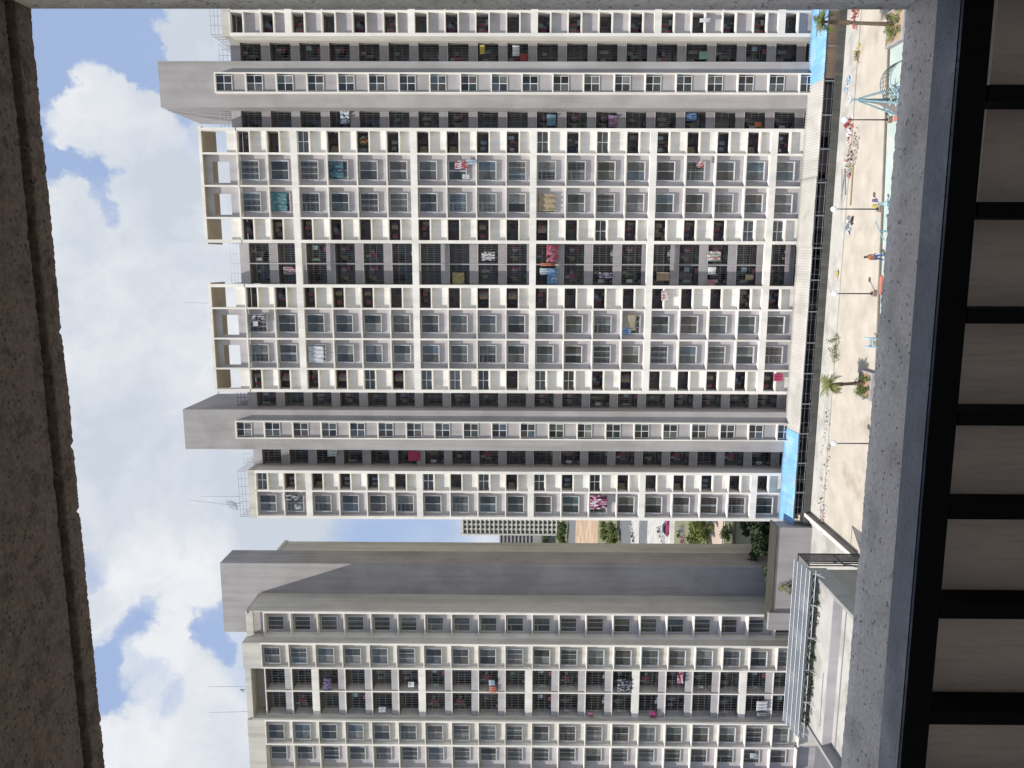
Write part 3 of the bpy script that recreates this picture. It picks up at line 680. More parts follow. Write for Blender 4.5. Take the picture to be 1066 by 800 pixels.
cloth('laundry', 'laundry', 'blue cloth hung two floors above the orange cloth', 720, 122, 10, 8, 75.6, ('blue', 'navy'))
cloth('laundry', 'laundry', 'pale blue and white clothes between the right grid and core, near the roof', 359, 122, 9, 14, 75.6, ('lightblue', 'white', 'black'))
cloth('laundry', 'laundry', 'red dotted shirt and white cap over a low window of the right grid', 729, 171, 7, 7, YF - .05, ('red', 'white'))
cloth('laundry', 'laundry', 'white bundle and leaves over a bottom window of the left block', 785, 787, 8, 6, 73.15, ('white', 'green'))
# potted plant with red flowers in a balcony
def leaves(m, c, r, n, size, rnd, squash=1.0):
    for _ in range(n):
        d = Vector((rnd.gauss(0, 1), rnd.gauss(0, 1), rnd.gauss(0, 1) * squash)).normalized() * (r * rnd.random() ** .4)
        p = c + Vector((d.x, d.y, d.z)); u = Vector((rnd.uniform(-1, 1), rnd.uniform(-1, 1), rnd.uniform(-1, 1))).normalized(); w = u.orthogonal().normalized()
        s = size * rnd.uniform(.6, 1.3); m.poly([p - u * s, p + w * s * .45, p + u * s, p - w * s * .45], rnd.choice((0, 0, 1)) if len(m.v) else 0)
c = atY(378, 147, YF + .3); pt = empty('potted_plant', (c.x, YF + .3, c.z + E_ - .5), 'potted plant with red flowers in an upper balcony of the right grid', 'plant')
m = MB(); leaves(m, Vector((c.x, YF + .25, c.z + E_)), .42, 150, .09, random.Random(3)); m.build('foliage', [LEAF1, CL['coral']], pt, (c.x, YF + .3, c.z + E_))
m = MB(); m.bar((c.x, YF + .3, c.z + E_ - .5), (c.x, YF + .3, c.z + E_ - .2), .12, 10, .17); m.build('pot', plain('terracotta', (.30, .12, .06)), pt, (c.x, YF + .3, c.z + E_ - .5))

# ================================================================== terrace building, lower left
TB = empty('terrace_building', (-31, 55, 0), 'low flat roofed building with two white terrace levels and a steel shed, lower left', 'building')
XR, XL = -25.1, -37.55
T1, T2 = -24.0 + E_, -24.75 + E_
m = MB(); m.box(XL, XR, 52.7, 57.2, -3.4, T1); m.box(XL, XR, 44, 52.7, -3.4, T2); m.build('roof_deck', CONC, TB, (XL, 50, 0))
PARC = mat('parapet_concrete', (.30, .29, .28), .9, .15, .6, streak=(1.5, .3))
for a, b in ((XR + .003, XR + .28), (XL - .28, XL - .003)): m = MB(); m.box(a, b, 44, 57.3, T2 - .55, T1 + .14); m.build('side_parapet', PARC, TB, (a, 44, T1))
m = MB(); m.box(XL, XR, 52.63, 52.695, T2 + .003, T1 - .005); m.build('step_face', MAUVE, TB, (XL, 52.6, T2))
m = MB(); m.box(XL, XR, 51.9, 52.0, T2 + .001, T2 + .05); m.bar((-36.3, 53.2, T1 + .03), (-31.8, 53.3, T1 + .03), .03, 6); m.build('floor_pipe', GRILL, TB, (XL, 52, T1))
m = MB(); m.box(XR - .1, XR + .18, 44, 57.2, -3.4, T2 - .55); m.build('end_wall', mat('brown_grey_render', (.27, .245, .225), .9, .15, .5), TB, (XR, 44, 0))
# steel shed over the rear edge
SH = empty('sheet_shed', (-31, 57, T1), 'steel framed shed with dull grey sheet roof on the white terrace', 'shed')
zE, zR = -23.15 + E_, -22.75 + E_
roof = MB(); n = 120
xs0, xs1 = -38.6, -24.1
for j, (y, z) in enumerate(((55.0, zE), (56.2, (zE + zR) / 2), (57.4, zR + .02))):
    for i in range(n + 1): x = xs0 + (xs1 - xs0) * i / n; roof.v.append((x, y, z + .02 * math.sin(i * 1.57)))
for j in range(2):
    for i in range(n): a = j * (n + 1) + i; roof.f.append((a, a + 1, a + n + 2, a + n + 1)); roof.mi.append(0)
o = roof.build('roof_sheet', SHEETS, SH, (-31, 56, zE)); o.modifiers.new('t', 'SOLIDIFY').thickness = .03
m = MB()
for y in (55.02, 55.55, 56.2, 56.8, 57.35): t = (y - 55) / 2.4; z = zE + (zR - zE) * t + .06; m.bar((xs0, y, z), (xs1, y, z), .022, 6)
m.build('roof_bar', WHITEF, SH, (-31, 56, zE))
m = MB()
for z in (zE - .12, zE - .42): m.bar((xs0, 55.1, z), (xs1, 55.1, z), .03, 6)
k = 0; x = xs0
while x < xs1 - .7: m.bar((x, 55.1, zE - .12 if k % 2 else zE - .42), (x + .7, 55.1, zE - .42 if k % 2 else zE - .12), .018, 5); x += .7; k += 1
m.build('truss', STEEL, SH, (-31, 55.1, zE))
for x in (-38.2, -35.4, -32.6, -29.8, -27.0, -24.4):
    m = MB(); m.bar((x, 55.1, T1), (x, 55.1, zE - .1), .04, 6); m.bar((x, 55.1, zE - .4), (x, 54.4, T1 + .01), .025, 5); m.build('post', STEEL, SH, (x, 55.1, T1))
g = MB(); rnd = random.Random(11)
for i in range(34): leaves(g, Vector((rnd.uniform(-37.2, -25.4), rnd.uniform(54.75, 55.3), T1 + rnd.uniform(.12, .55))), .26, 30, .085, rnd)
tag(g.build('planting', [LEAF3, LEAF3], None, (-31, 55, T1)), 'leafy green planting growing under the shed roof on the terrace', 'planting', kind='stuff')
# stair cage beside the shed
CG = empty('stair_cage', (-24.8, 58.5, 0), 'tall dark mesh stair cage on the terrace building\'s right end', 'cage')
XC = -24.8; zt = -24.05 + E_
m = MB()
for y in (60.15, 58.55, 58.2, 57.7): m.box(XC - .04, XC + .04, y - .04, y + .04, 0, zt)
m.box(XC - .035, XC + .035, 57.7, 60.15, zt - .1, zt - .02); m.box(XC - .035, XC + .035, 57.7, 60.15, 2.4, 2.48); m.box(XC - 3, XC, 60.1, 60.17, zt - .1, zt - .02)
m.build('post_frame', DSTEEL, CG, (XC, 58, 0))
m = MB()
for i in range(30): y = 58.6 + i * .052; m.box(XC - .006, XC + .006, y - .008, y + .008, .05, zt - .1)
for i in range(70): z = .1 + i * .076; m.box(XC - .005, XC + .005, 58.6, 60.1, z - .008, z + .008)
m.build('mesh_panel', DSTEEL, CG, (XC, 59, 0))
m = MB(); m.bar((XC, 58.5, 3.2), (XC, 57.3, 1.4), .03); m.bar((XC, 58.3, 2.6), (XC, 57.2, .8), .03); m.build('hand_rail', DSTEEL, CG, (XC, 58, 0))

# playground side wall, annex
m = MB(); m.box(-25.25, -25.0, 60.6, 71.0, -.02, .62); w1 = m.build('boundary_wall', mat('shaded_wall_render', (.30, .26, .225), .9, .15, .5), None, (-25.1, 66, 0))
m = MB(); m.box(-25.32, -24.97, 60.55, 71.05, .62, .70); m.build('coping', CREAM, w1, (-25.1, 66, .6)); tag(w1, 'low boundary wall with white coping closing the playground\'s left end', 'wall')  # white top and browner side put sun and shade into the colours
AX = empty('annex', (-31, 74, 0), 'low plain grey annex between the two residential buildings', 'building')
m = MB(); m.box(-36.9, -26.35, 70.6, 72.4, -.02, 3.45); m.build('annex_wall', GREYP, AX, (-31, 72, 0))
m = MB(); m.box(-37.1, -26.2, 70.5, 72.5, 3.45, 3.55); m.build('annex_roof', mat('shadow_dark_slab', (.055, .05, .04), .95, .25, .5), AX, (-31, 72, 3.4))  # slab colour darkened to carry the left block's shadow
m = MB(); m.box(-37.15, -35.3, 70.2, 70.598, -.02, 3.9); m.build('annex_pier', GREYP, AX, (-36, 70.4, 0))

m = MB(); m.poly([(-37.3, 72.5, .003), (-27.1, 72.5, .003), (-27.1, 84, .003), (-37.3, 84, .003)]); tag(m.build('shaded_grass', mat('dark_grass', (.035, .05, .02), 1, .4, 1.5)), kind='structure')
# ================================================================== trees
def tree(label, x, y, z, h, r, n, lm, seed, group=None, crown0=.35, leaf=.16, name='leafy_tree', cat='tree'):
    rnd = random.Random(seed); root = empty(name, (x, y, z), label, cat, group)
    m = MB(); c0 = Vector((x, y, z)); top = c0 + Vector((rnd.uniform(-.2, .2) * r, 0, h * .62)); m.bar(c0, top, .035 * h, 8, .018 * h)
    tips = []
    for i in range(9):
        t = rnd.uniform(.35, .98); a = c0.lerp(top, t); ang = rnd.uniform(0, 6.28); b = a + Vector((math.cos(ang) * r * rnd.uniform(.4, .85), math.sin(ang) * r * rnd.uniform(.4, .85), h * rnd.uniform(.1, .32)))
        m.bar(a, b, .012 * h, 6, .004 * h); tips.append(b)
    tips.append(top + Vector((0, 0, h * .22)))
    m.build('trunk', TRUNK, root, c0)
    g = MB()
    per = n // 26
    for i in range(26):
        b = rnd.choice(tips) + Vector((rnd.gauss(0, .25) * r, rnd.gauss(0, .25) * r, rnd.gauss(0, .08) * h))
        leaves(g, b, r * rnd.uniform(.25, .42), per, leaf, rnd, .8)
    g.build('crown', lm, root, c0)
    return root
def gp(x, y, z=-33): return atZ(x, y, z)
# seen through the gap between the two buildings
for nm, a, b, mt, zz in (('road', 352, 400, ASPH, -3.46), ('dirt_lot', 255, 352, DIRT, -3.47), ('lane', 203, 226, ASPH, -3.46), ('concrete_yard', 150, 203, CONC, -3.47), ('yard_shadow_strip', 178, 190, ASPH, -3.455), ('path', 112, 119, plain('pink_path', (.45, .36, .30)), -3.46)):  # the dark strip inside the concrete yard is a shadow laid in as ground
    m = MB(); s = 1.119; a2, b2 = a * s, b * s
    if nm in ('lane', 'concrete_yard', 'yard_shadow_strip', 'path'): a2, b2 = a, b
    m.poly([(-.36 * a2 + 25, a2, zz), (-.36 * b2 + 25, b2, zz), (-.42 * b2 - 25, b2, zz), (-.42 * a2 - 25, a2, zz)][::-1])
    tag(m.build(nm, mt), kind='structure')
def gtree(px, py, h, r, lm, seed, label, leaf): p = gp(px, py); tree(label, p.x, p.y, -3.5, h, r, 2600, lm, seed, 'trees seen through the gap', leaf=leaf)
gtree(592, 551, 6.5, 5.5, [LEAF1, LEAF3], 1, 'round dark tree beyond the brown earth lot', .5); gtree(591, 560, 6.0, 5, [LEAF2, LEAF1], 2, 'paler tree beside the round dark tree beyond the earth lot', .5)
gtree(644, 550, 5.5, 3.2, [LEAF1, LEAF2], 3, 'bushy green tree at the near edge of the earth lot', .3); gtree(646, 561, 4.5, 2.6, [LEAF2, LEAF2], 4, 'yellow green tree next to the bushy tree by the earth lot', .26)
gtree(744, 548, 3.9, 2.2, [LEAF2, LEAF1], 5, 'yellow green garden tree in the gap, nearer the towers', .2); gtree(738, 561, 3.4, 2.0, [LEAF1, LEAF2], 6, 'mid green garden tree beside the yellow green garden tree', .2)
gtree(762, 555, 1.6, 1.2, [LEAF1, LEAF2], 8, 'small shrub on the pink path between the buildings', .1)
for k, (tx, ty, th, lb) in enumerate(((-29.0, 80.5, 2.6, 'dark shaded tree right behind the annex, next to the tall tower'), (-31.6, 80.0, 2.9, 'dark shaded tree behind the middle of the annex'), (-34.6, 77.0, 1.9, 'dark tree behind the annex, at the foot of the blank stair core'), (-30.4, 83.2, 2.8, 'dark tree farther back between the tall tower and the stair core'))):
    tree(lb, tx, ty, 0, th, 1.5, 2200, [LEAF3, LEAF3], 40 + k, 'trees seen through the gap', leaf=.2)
# far apartment slab
p0 = atY(479.5, 541, 520); p1 = atY(576, 541, 520)
FA = empty('distant_apartment_slab', (p0.x, 522, -3.5), 'distant pale apartment slab with rows of dark windows in the gap', 'building')
zt = p0.z + E_; x1 = p0.x + 14; x0 = atY(500, 556.5, 520).x
m = MB(); m.box(x0, x1 + 30, 520, 534, -3.5, zt)
nf = 22; fh = (zt + 3.5 - 2) / nf
for k in range(nf + 1): m.box(x0 - .2, x1 + 30, 519.3, 520.05, -3.5 + k * fh, -3.5 + k * fh + .7)
m.box(x0 - .3, x0 + .7, 519.2, 520.1, -3.5, zt)
m.build('facade', CREAM2, FA, (x0, 520, -3.5))
m = MB()
for k in range(nf):
    for j in range(14): m.box(x0 + 1.3 + j * 3.6, x0 + 3.1 + j * 3.6, 519.85, 520.02, -3.5 + k * fh + 1.0, -3.5 + k * fh + fh - .35)
tag(m.build('windows', GLASSD, FA, (x0, 520, -3.5)), kind='stuff')
p2 = atY(520, 560, 600)
F2 = empty('distant_grey_block', (p2.x - 6, 606, -3.5), 'distant low grey block with plain bands beside the pale slab in the gap', 'building')
m = MB(); m.box(p2.x - 22, p2.x + 2.5, 600, 612, -3.5, p2.z + E_); m.build('facade', GREYP, F2, (p2.x, 600, -3.5))
m = MB()
for k in range(9): m.box(p2.x - 21, p2.x + 2, 599.8, 600.02, p2.z + E_ - 2.2 - k * 3.2, p2.z + E_ - 1 - k * 3.2)
m.build('window_band', GLASSD, F2, (p2.x, 600, -3.5))
gtree(578, 560, 14, 7, [LEAF3, LEAF1], 14, 'dark tree in front of the distant pale slab', .7)
# parked two-wheelers and a car in the gap
def moped(x, y, rz, colr, label):
    root = empty('parked_scooter', (x, y, -3.47), label, 'scooter', 'parked two-wheelers in the gap'); c, s = math.cos(rz), math.sin(rz)
    T = lambda a, b, z: (x + a * c - b * s, y + a * s + b * c, -3.47 + z)
    for a in (-.62, .62):
        m = MB(); n = 14
        for k in range(n): t0, t1 = 6.283 * k / n, 6.283 * (k + 1) / n; m.bar(T(a + .24 * math.cos(t0), 0, .26 + .24 * math.sin(t0)), T(a + .24 * math.cos(t1), 0, .26 + .24 * math.sin(t1)), .05, 6)
        m.build('wheel', DSTEEL, root, T(a, 0, 0))
    m = MB(); m.bar(T(-.7, 0, .62), T(0, 0, .62), .14, 8, .12); m.bar(T(0, 0, .35), T(.45, 0, .4), .14, 8, .1); m.bar(T(.4, 0, .35), T(.52, 0, .95), .1, 8, .09); m.bar(T(-.5, 0, .35), T(0, 0, .35), .12, 8); m.build('body', CL[colr], root, (x, y, -3))
    m = MB(); m.bar(T(-.65, 0, .78), T(.0, 0, .76), .11, 8, .1); m.build('seat', DSTEEL, root, (x, y, -3))
    m = MB(); m.bar(T(.5, -.33, 1.02), T(.5, .33, 1.02), .03, 6); m.bar(T(.5, 0, .9), T(.5, 0, 1.03), .03, 6); m.build('handlebar', DSTEEL, root, (x, y, -3))
for (px, py, colr), lb in zip(((658, 549, 'white'), (659, 553, 'white'), (660, 557, 'black'), (661, 562, 'navy'), (688, 552, 'navy'), (690, 557, 'white'), (692, 562, 'white'), (709, 556, 'black'), (713, 562, 'magenta'), (712, 551, 'blue')),
        ('white scooter nearest the tower wall beyond the concrete yard', 'white scooter second from the tower wall beyond the yard', 'black scooter in the row beyond the concrete yard', 'dark blue scooter ending the row beyond the concrete yard', 'dark blue scooter on the concrete yard by the pink car', 'white scooter in the middle of the concrete yard', 'white scooter on the yard nearest the left block', 'black scooter at the yard\'s near edge', 'magenta scooter at the yard\'s near edge', 'blue scooter at the yard\'s near edge')):
    p = gp(px, py); moped(p.x, p.y, .3, colr, lb)
p = gp(697, 549); r_ = empty('parked_car', (p.x, p.y, -3.47), 'small dark pink car parked on the concrete yard in the gap', 'car')
m = MB(); x, y, z = p.x, p.y, -3.47
def loft(m, secs, m_i=0):
    n = len(secs[0]); i = len(m.v)
    for s_ in secs: m.v += s_
    for j in range(len(secs) - 1):
        for k in range(n): m.f.append((i + j * n + k, i + j * n + (k + 1) % n, i + (j + 1) * n + (k + 1) % n, i + (j + 1) * n + k)); m.mi.append(m_i)
    m.f.append(tuple(i + k for k in range(n))[::-1]); m.f.append(tuple(i + (len(secs) - 1) * n + k for k in range(n))); m.mi += [m_i, m_i]
def sec(a, w, z0, z1): return [(x + a, y - w, z + z0), (x + a, y + w, z + z0), (x + a, y + w * .96, z + z1), (x + a, y - w * .96, z + z1)]
loft(m, [sec(-1.9, .7, .4, .7), sec(-1.6, .8, .3, .9), sec(0, .82, .3, .95), sec(1.2, .8, .3, .88), sec(1.85, .7, .35, .65)]); m.build('body', CL['magenta'], r_, (x, y, z))
m = MB(); loft(m, [sec(-1.5, .7, .9, .95), sec(-1.0, .68, .9, 1.42), sec(.2, .68, .9, 1.45), sec(.95, .7, .9, .94)]); m.build('cabin', GLASSD, r_, (x, y, z))
for a in (-1.15, 1.15):
    for b in (-.8, .8): m = MB(); m.bar((x + a, y + b - .1, z + .3), (x + a, y + b + .1, z + .3), .3, 14); m.build('wheel', DSTEEL, r_, (x + a, y + b, z))
p = gp(766, 556); m = MB()
m.box(p.x - 5, p.x + 5, p.y - .06, p.y, -1.6, -1.5); m.box(p.x - 5, p.x + 5, p.y - .06, p.y, -3.4, -3.3)
for i in range(40): xx = p.x - 5 + i * .25; m.box(xx - .02, xx + .02, p.y - .05, p.y - .01, -3.4, -1.5)
tag(m.build('dark_gate', DSTEEL, None, (p.x, p.y, -3.5)), 'dark barred gate across the gap behind the shaded trees', 'gate')
p = gp(702, 556); m = MB(); m.box(p.x - 6, p.x + 6, p.y, p.y + .25, -3.5, -2.5); tag(m.build('yard_wall', CREAM, None, (p.x, p.y, -3.5)), 'short white wall at the near edge of the concrete yard', 'wall')

# ================================================================== playground
def palm(px, py, Y, zc, label, seed, fl=1.35, nfr=18):
    b = atZ(px, py, -29.5); rnd = random.Random(seed); x, y = b.x, b.y
    root = empty('palm_tree', (x, y, .0), label, 'palm tree', 'palms in planters on the playground')
    m = MB(); pts = []; nseg = 16; H = zc + E_
    for i in range(nseg + 1): t = i / nseg; pts.append(Vector((x + .10 * math.sin(t * 2.2 + seed), y, .3 + t * (H - .3))))
    for i, (a, c_) in enumerate(zip(pts, pts[1:])): r0 = .15 - .05 * i / nseg + (.05 if i > nseg * .62 and i < nseg * .85 else 0); m.bar(a, c_ + Vector((0, 0, .03)), r0 * 1.1, 9, r0)
    m.build('trunk', BARK, root, (x, y, 0)); top = pts[-1]
    g = MB()
    for k in range(nfr):
        ang = 6.283 * k / nfr + rnd.uniform(-.2, .2); el = rnd.uniform(-.35, 1.25); ln = fl * rnd.uniform(.75, 1.1); d = Vector((math.cos(ang), math.sin(ang), 0)); prev = top; sd = Vector((-d.y, d.x, 0))
        for i in range(1, 10):
            t = i / 9; e = el - 1.35 * t; q = prev + (d * math.cos(e) + Vector((0, 0, math.sin(e)))) * ln / 9
            g.bar(prev, q, .018 * (1.2 - t), 4)
            lw = .42 * math.sin(math.pi * min(1, t * .85 + .12)) * fl / 1.35
            for sgn in (-1, 1):
                for h_ in (.25, .75): o_ = prev.lerp(q, h_); tip = o_ + sd * sgn * lw + d * lw * .45 - Vector((0, 0, lw * rnd.uniform(.2, .6))); w_ = (q - prev).normalized() * .035; g.poly([o_ - w_, o_ + w_, tip + w_ * .2, tip - w_ * .2], rnd.choice((0, 0, 1)))
            prev = q
    g.build('crown', [PALMG, LEAF2], root, top)
palm(905, 400, 61.3, -26.15, 'palm standing in a planter left of the lamp posts', 2)
palm(936, 24, 61.5, -23.55, 'tall palm in the far right corner of the playground', 5, 1.3)
def planter(px, py, w, label, seed, dx=0):
    b = atZ(px, py, -29.5); x, y = b.x + dx, b.y; root = empty('planter', (x, y, 0), label, 'planter', 'square planters round the palms')
    m = MB(); t = .14
    m.box(x - w, x + w, y - w, y - w + t, 0, .5); m.box(x - w, x + w, y + w - t, y + w, 0, .5); m.box(x - w, x - w + t, y - w + t, y + w - t, 0, .499); m.box(x + w - t, x + w, y - w + t, y + w - t, 0, .499)
    m.build('planter_box', mat('planter_concrete' + str(seed), (.33, .32, .32), .9, .2, 1.5), root, (x, y, 0))
    m = MB(); m.box(x - w + t, x + w - t, y - w + t, y + w - t, .05, .42); m.build('soil', DIRT, root, (x, y, .2))
    g = MB(); rnd = random.Random(seed)
    for i in range(26): leaves(g, Vector((x + rnd.uniform(-w, w) * .75, y + rnd.uniform(-w, w) * .75, .6 + rnd.uniform(0, .25))), .25, 34, .07, rnd)
    g.build('bush', [LEAF1, LEAF2], root, (x, y, .5))
planter(906, 401, 1.15, 'square planter with low bushes round the left palm', 21); planter(938, 27, 1.35, 'square planter with green bushes round the corner palm', 22)
def lamp(px, py, zt, label, arm=False):
    b = atZ(px, py, -29.5); x, y = b.x, b.y; root = empty('lamp_post', (x, y, 0), label, 'lamp post', 'thin lamp posts along the playground kerb'); H = zt + E_
    m = MB(); m.bar((x, y, 0), (x, y, H - .12), .06, 8, .042); m.bar((x, y, 0), (x, y, .45), .12, 8, .1); m.bar((x, y, H - .2), (x, y, H - .1), .075, 8, .12); m.build('pole', DSTEEL, root, (x, y, 0))
    m = MB(); n = 12
    rings = [(.12, -.1), (.2, 0), (.24, .12), (.22, .24), (.14, .34), (.03, .38)]
    for r, dz in rings:
        for k in range(n): t = 6.283 * k / n; m.v.append((x + r * math.cos(t), y + r * math.sin(t), H + dz - .1))
    for j in range(len(rings) - 1):
        for k in range(n): a = j * n + k; c_ = j * n + (k + 1) % n; m.f.append((a, c_, c_ + n, a + n)); m.mi.append(0)
    m.f.append(tuple(range(n))[::-1]); m.f.append(tuple((len(rings) - 1) * n + k for k in range(n))); m.mi += [0, 0]
    m.build('lamp_globe', plain('white_lamp_globe', (.85, .85, .84), .4), root, (x, y, H), True)
    m = MB(); m.box(x - .22, x + .22, y - .22, y + .22, 0, .3); m.build('plinth', mat('plinth', (.28, .2, .17), .9, .2, 2), root, (x, y, 0))
lamp(928, 125, -25.85, 'lamp post beside the climbing tower, farthest right of the four'); lamp(918, 218, -25.65, 'lamp post beside the exercise machine'); lamp(912, 306, -26.15, 'lamp post by the coral rubber mat, between the person and the left palm'); lamp(911, 462, -26.15, 'lamp post farthest left, beyond the left palm')
# climbing tower: mast with four splayed teal legs, white finial, grey sail
b = atZ(941, 104, -29.5); x, y = b.x, b.y; CT = empty('climbing_tower', (x, y, 0), 'teal climbing tower with splayed legs and white star top', 'play tower')
H = 4.35
TEALP = plain('teal_painted_steel', (.24, .36, .385), .5); PBLUE = plain('pale_blue_plastic', (.42, .60, .68), .5)
for k in range(5):
    a = 6.283 * k / 5 + .5; m = MB(); m.bar((x + math.cos(a) * 1.25, y + math.sin(a) * 1.25, 0), (x + math.cos(a) * .12, y + math.sin(a) * .12, H * .78), .085, 8, .06); m.build('leg', TEALP, CT, (x, y, 0))
m = MB(); m.bar((x, y, .1), (x, y, H - .3), .09, 10, .07); m.build('mast', TEALP, CT, (x, y, 0))
m = MB()
for k in range(5): a = 6.283 * k / 5; m.bar((x, y, H - .3), (x + math.cos(a) * .55, y + math.sin(a) * .55, H - .12), .08, 6, .04)
m.bar((x, y, H - .45), (x, y, H + .15), .12, 8, .04); m.build('star_top', CL['white'], CT, (x, y, H))
m = MB(); i0 = (x, y - .1, H * .62); m.poly([i0, (x - 1.3, y - .7, .6), (x - .5, y - .9, .2)]); o = m.build('sail', plain('grey_sail', (.22, .19, .17)), CT, (x, y, 0)); o.modifiers.new('t', 'SOLIDIFY').thickness = .03
m = MB()
for z, r in ((.5, 1.0), (.9, .85), (1.3, .72)):
    n = 14
    for k in range(n): t0, t1 = 6.283 * k / n, 6.283 * (k + 1) / n; m.bar((x + r * math.cos(t0), y + r * math.sin(t0), z), (x + r * math.cos(t1), y + r * math.sin(t1), z), .05, 6)
m.build('ring', PBLUE, CT, (x, y, 0))
# net arch
b = atZ(948, 82, -29.5); x, y = b.x - .2, b.y; NA = empty('climbing_arch', (x, y, 0), 'arched dark rope climbing net beside the teal tower', 'climbing frame')
m = MB(); n = 16; R0 = 1.65
def arc(t, wv): return Vector((x + R0 * math.cos(t), y + wv, R0 * 1.15 * math.sin(t)))
for wv in [-.75 + .25 * j for j in range(7)]:
    for k in range(n): m.bar(arc(math.pi * k / n, wv), arc(math.pi * (k + 1) / n, wv), .022, 5)
for k in range(n + 1): m.bar(arc(math.pi * k / n, -.75), arc(math.pi * k / n, .75), .018, 5)
m.build('net', mat('rope', (.10, .095, .08), .9, .2, 3), NA, (x, y, 0))
m = MB()
for wv in (-.8, .8):
    for k in range(n): m.bar(arc(math.pi * k / n, wv), arc(math.pi * (k + 1) / n, wv), .04, 6)
m.build('arch_tube', TEALP, NA, (x, y, 0))
# exercise machine, seesaw, spring toy
b = atZ(927, 212, -29.5); x, y = b.x, b.y; EM = empty('exercise_machine', (x, y, 0), 'outdoor exercise machine with pale blue crossed legs, purple and yellow pads', 'exercise machine')
m = MB(); m.bar((x - .35, y, 0), (x + .25, y, 1.2), .045, 8); m.bar((x + .35, y, 0), (x - .25, y, 1.2), .045, 8); m.bar((x - .5, y + .3, .05), (x + .5, y + .3, .05), .05, 8); m.bar((x - .3, y + .3, 0), (x, y, .75), .04, 8); m.build('crossed_frame', PBLUE, EM, (x, y, 0))
for dx, c_ in ((.22, 'navy'), (-.2, 'yellow')): m = MB(); m.bar((x + dx, y - .05, 1.1), (x + dx, y - .02, 1.45), .15, 10, .12); m.build('pad', CL['purple'] if c_ == 'navy' else CL[c_], EM, (x + dx, y, 1.3))
b = atZ(925, 241, -29.5); x, y = b.x, b.y; SE = empty('seesaw', (x, y, 0), 'teal seesaw tilted up between the exercise machine and the person', 'seesaw')
m = MB(); m.bar((x - .8, y, .25), (x + .9, y - .1, 1.25), .05, 8); m.build('beam', TEALP, SE, (x, y, .5)); m = MB(); m.bar((x, y, 0), (x, y, .7), .07, 8); m.build('pivot', TEALP, SE, (x, y, 0))
m = MB(); m.box(x + .75, x + .95, y - .2, y + .1, 1.18, 1.24); m.box(x - .9, x - .7, y - .15, y + .15, .26, .31); m.build('seat', PBLUE, SE, (x, y, .5))
b = atZ(914, 357, -29.5); x, y = b.x, b.y; SP = empty('parallel_bars', (x, y, 0), 'pale blue exercise bars standing between the left palm and its nearest lamp post', 'exercise machine')
m = MB()
for dx in (-.35, .35): m.bar((x + dx, y - .3, 0), (x + dx, y - .3, .9), .045, 8); m.bar((x + dx, y + .3, 0), (x + dx, y + .3, 1.1), .045, 8); m.bar((x + dx, y - .3, .9), (x + dx, y + .3, 1.1), .045, 8)
m.bar((x - .35, y, .35), (x + .35, y, .35), .04, 8); m.build('bar_frame', PBLUE, SP, (x, y, 0)); m = MB(); m.box(x - .3, x + .3, y - .16, y + .16, .55, .62); m.build('seat', TEALP, SP, (x, y, .6))
for px, py, w, lb in ((934, 119, .5, 'coral rubber mat at the foot of the right end lamp post'), (917, 297, .75, 'long coral rubber mat next to the middle lamp post')):
    b = atZ(px, py, -29.5); m = MB(); m.box(b.x - w, b.x + w, b.y - .35, b.y + .35, .003, .09); m.box(b.x - w * .9, b.x + w * .9, b.y - .3, b.y + .3, .09, .12)
    tag(m.build('rubber_mat', CL['coral'], None, (b.x, b.y, 0)), lb, 'mat', 'coral mats by the kerb')

# person on the playground
def skin_body(name, verts, edges, radii, mt, root, loc, sub=2):
    me = bpy.data.meshes.new(name); me.from_pydata([tuple(Vector(v)) for v in verts], edges, []); me.materials.append(mt)
    o = bpy.data.objects.new(name, me); COL.objects.link(o); o.parent = root; o.location = loc
    o.modifiers.new('skin', 'SKIN'); sv = me.skin_vertices[0].data
    for i, r in enumerate(radii): sv[i].radius = (r, r * .85) if not isinstance(r, tuple) else r
    sv[0].use_root = True
    s = o.modifiers.new('s', 'SUBSURF'); s.levels = sub; s.render_levels = sub; return o
b = atZ(922.5, 268, -29.5); PR = empty('person', (b.x, b.y, 0), 'person in an orange shirt and blue trousers walking on the playground', 'person')
PR.rotation_euler.z = .6
V = [(0, 0, .93), (0, 0, 1.15), (0, .01, 1.38), (0, .01, 1.50), (0, -.02, 1.62), (.17, .01, 1.40), (.23, -.02, 1.12), (.22, -.14, .90), (.22, -.2, .80), (-.17, .01, 1.40), (-.23, .04, 1.12), (-.22, .02, .88), (-.22, 0, .78), (.09, 0, .88), (.10, -.16, .50), (.10, -.12, .08), (.10, -.26, .04), (-.09, 0, .88), (-.10, .10, .50), (-.10, .25, .10), (-.10, .14, .04), (0, -.03, 1.70)]
Ed = [(0, 1), (1, 2), (2, 3), (3, 4), (4, 21), (2, 5), (5, 6), (6, 7), (7, 8), (2, 9), (9, 10), (10, 11), (11, 12), (0, 13), (13, 14), (14, 15), (15, 16), (0, 17), (17, 18), (18, 19), (19, 20)]
Rr = [.13, .12, .14, .05, .095, .06, .045, .035, .035, .06, .045, .035, .035, .085, .06, .04, .035, .085, .06, .04, .035, .07]
SKIN = plain('brown_skin', (.22, .11, .06), .6)
skin_body('body', V, Ed, Rr, SKIN, PR, (0, 0, 0))
skin_body('shirt', [V[1], V[2], V[0], V[5], (.215, -.0, 1.2), V[9], (-.215, .03, 1.2)], [(0, 1), (0, 2), (1, 3), (3, 4), (1, 5), (5, 6)], [.15, .165, .155, .078, .066, .078, .066], CL['orange'], PR, (0, 0, 0))
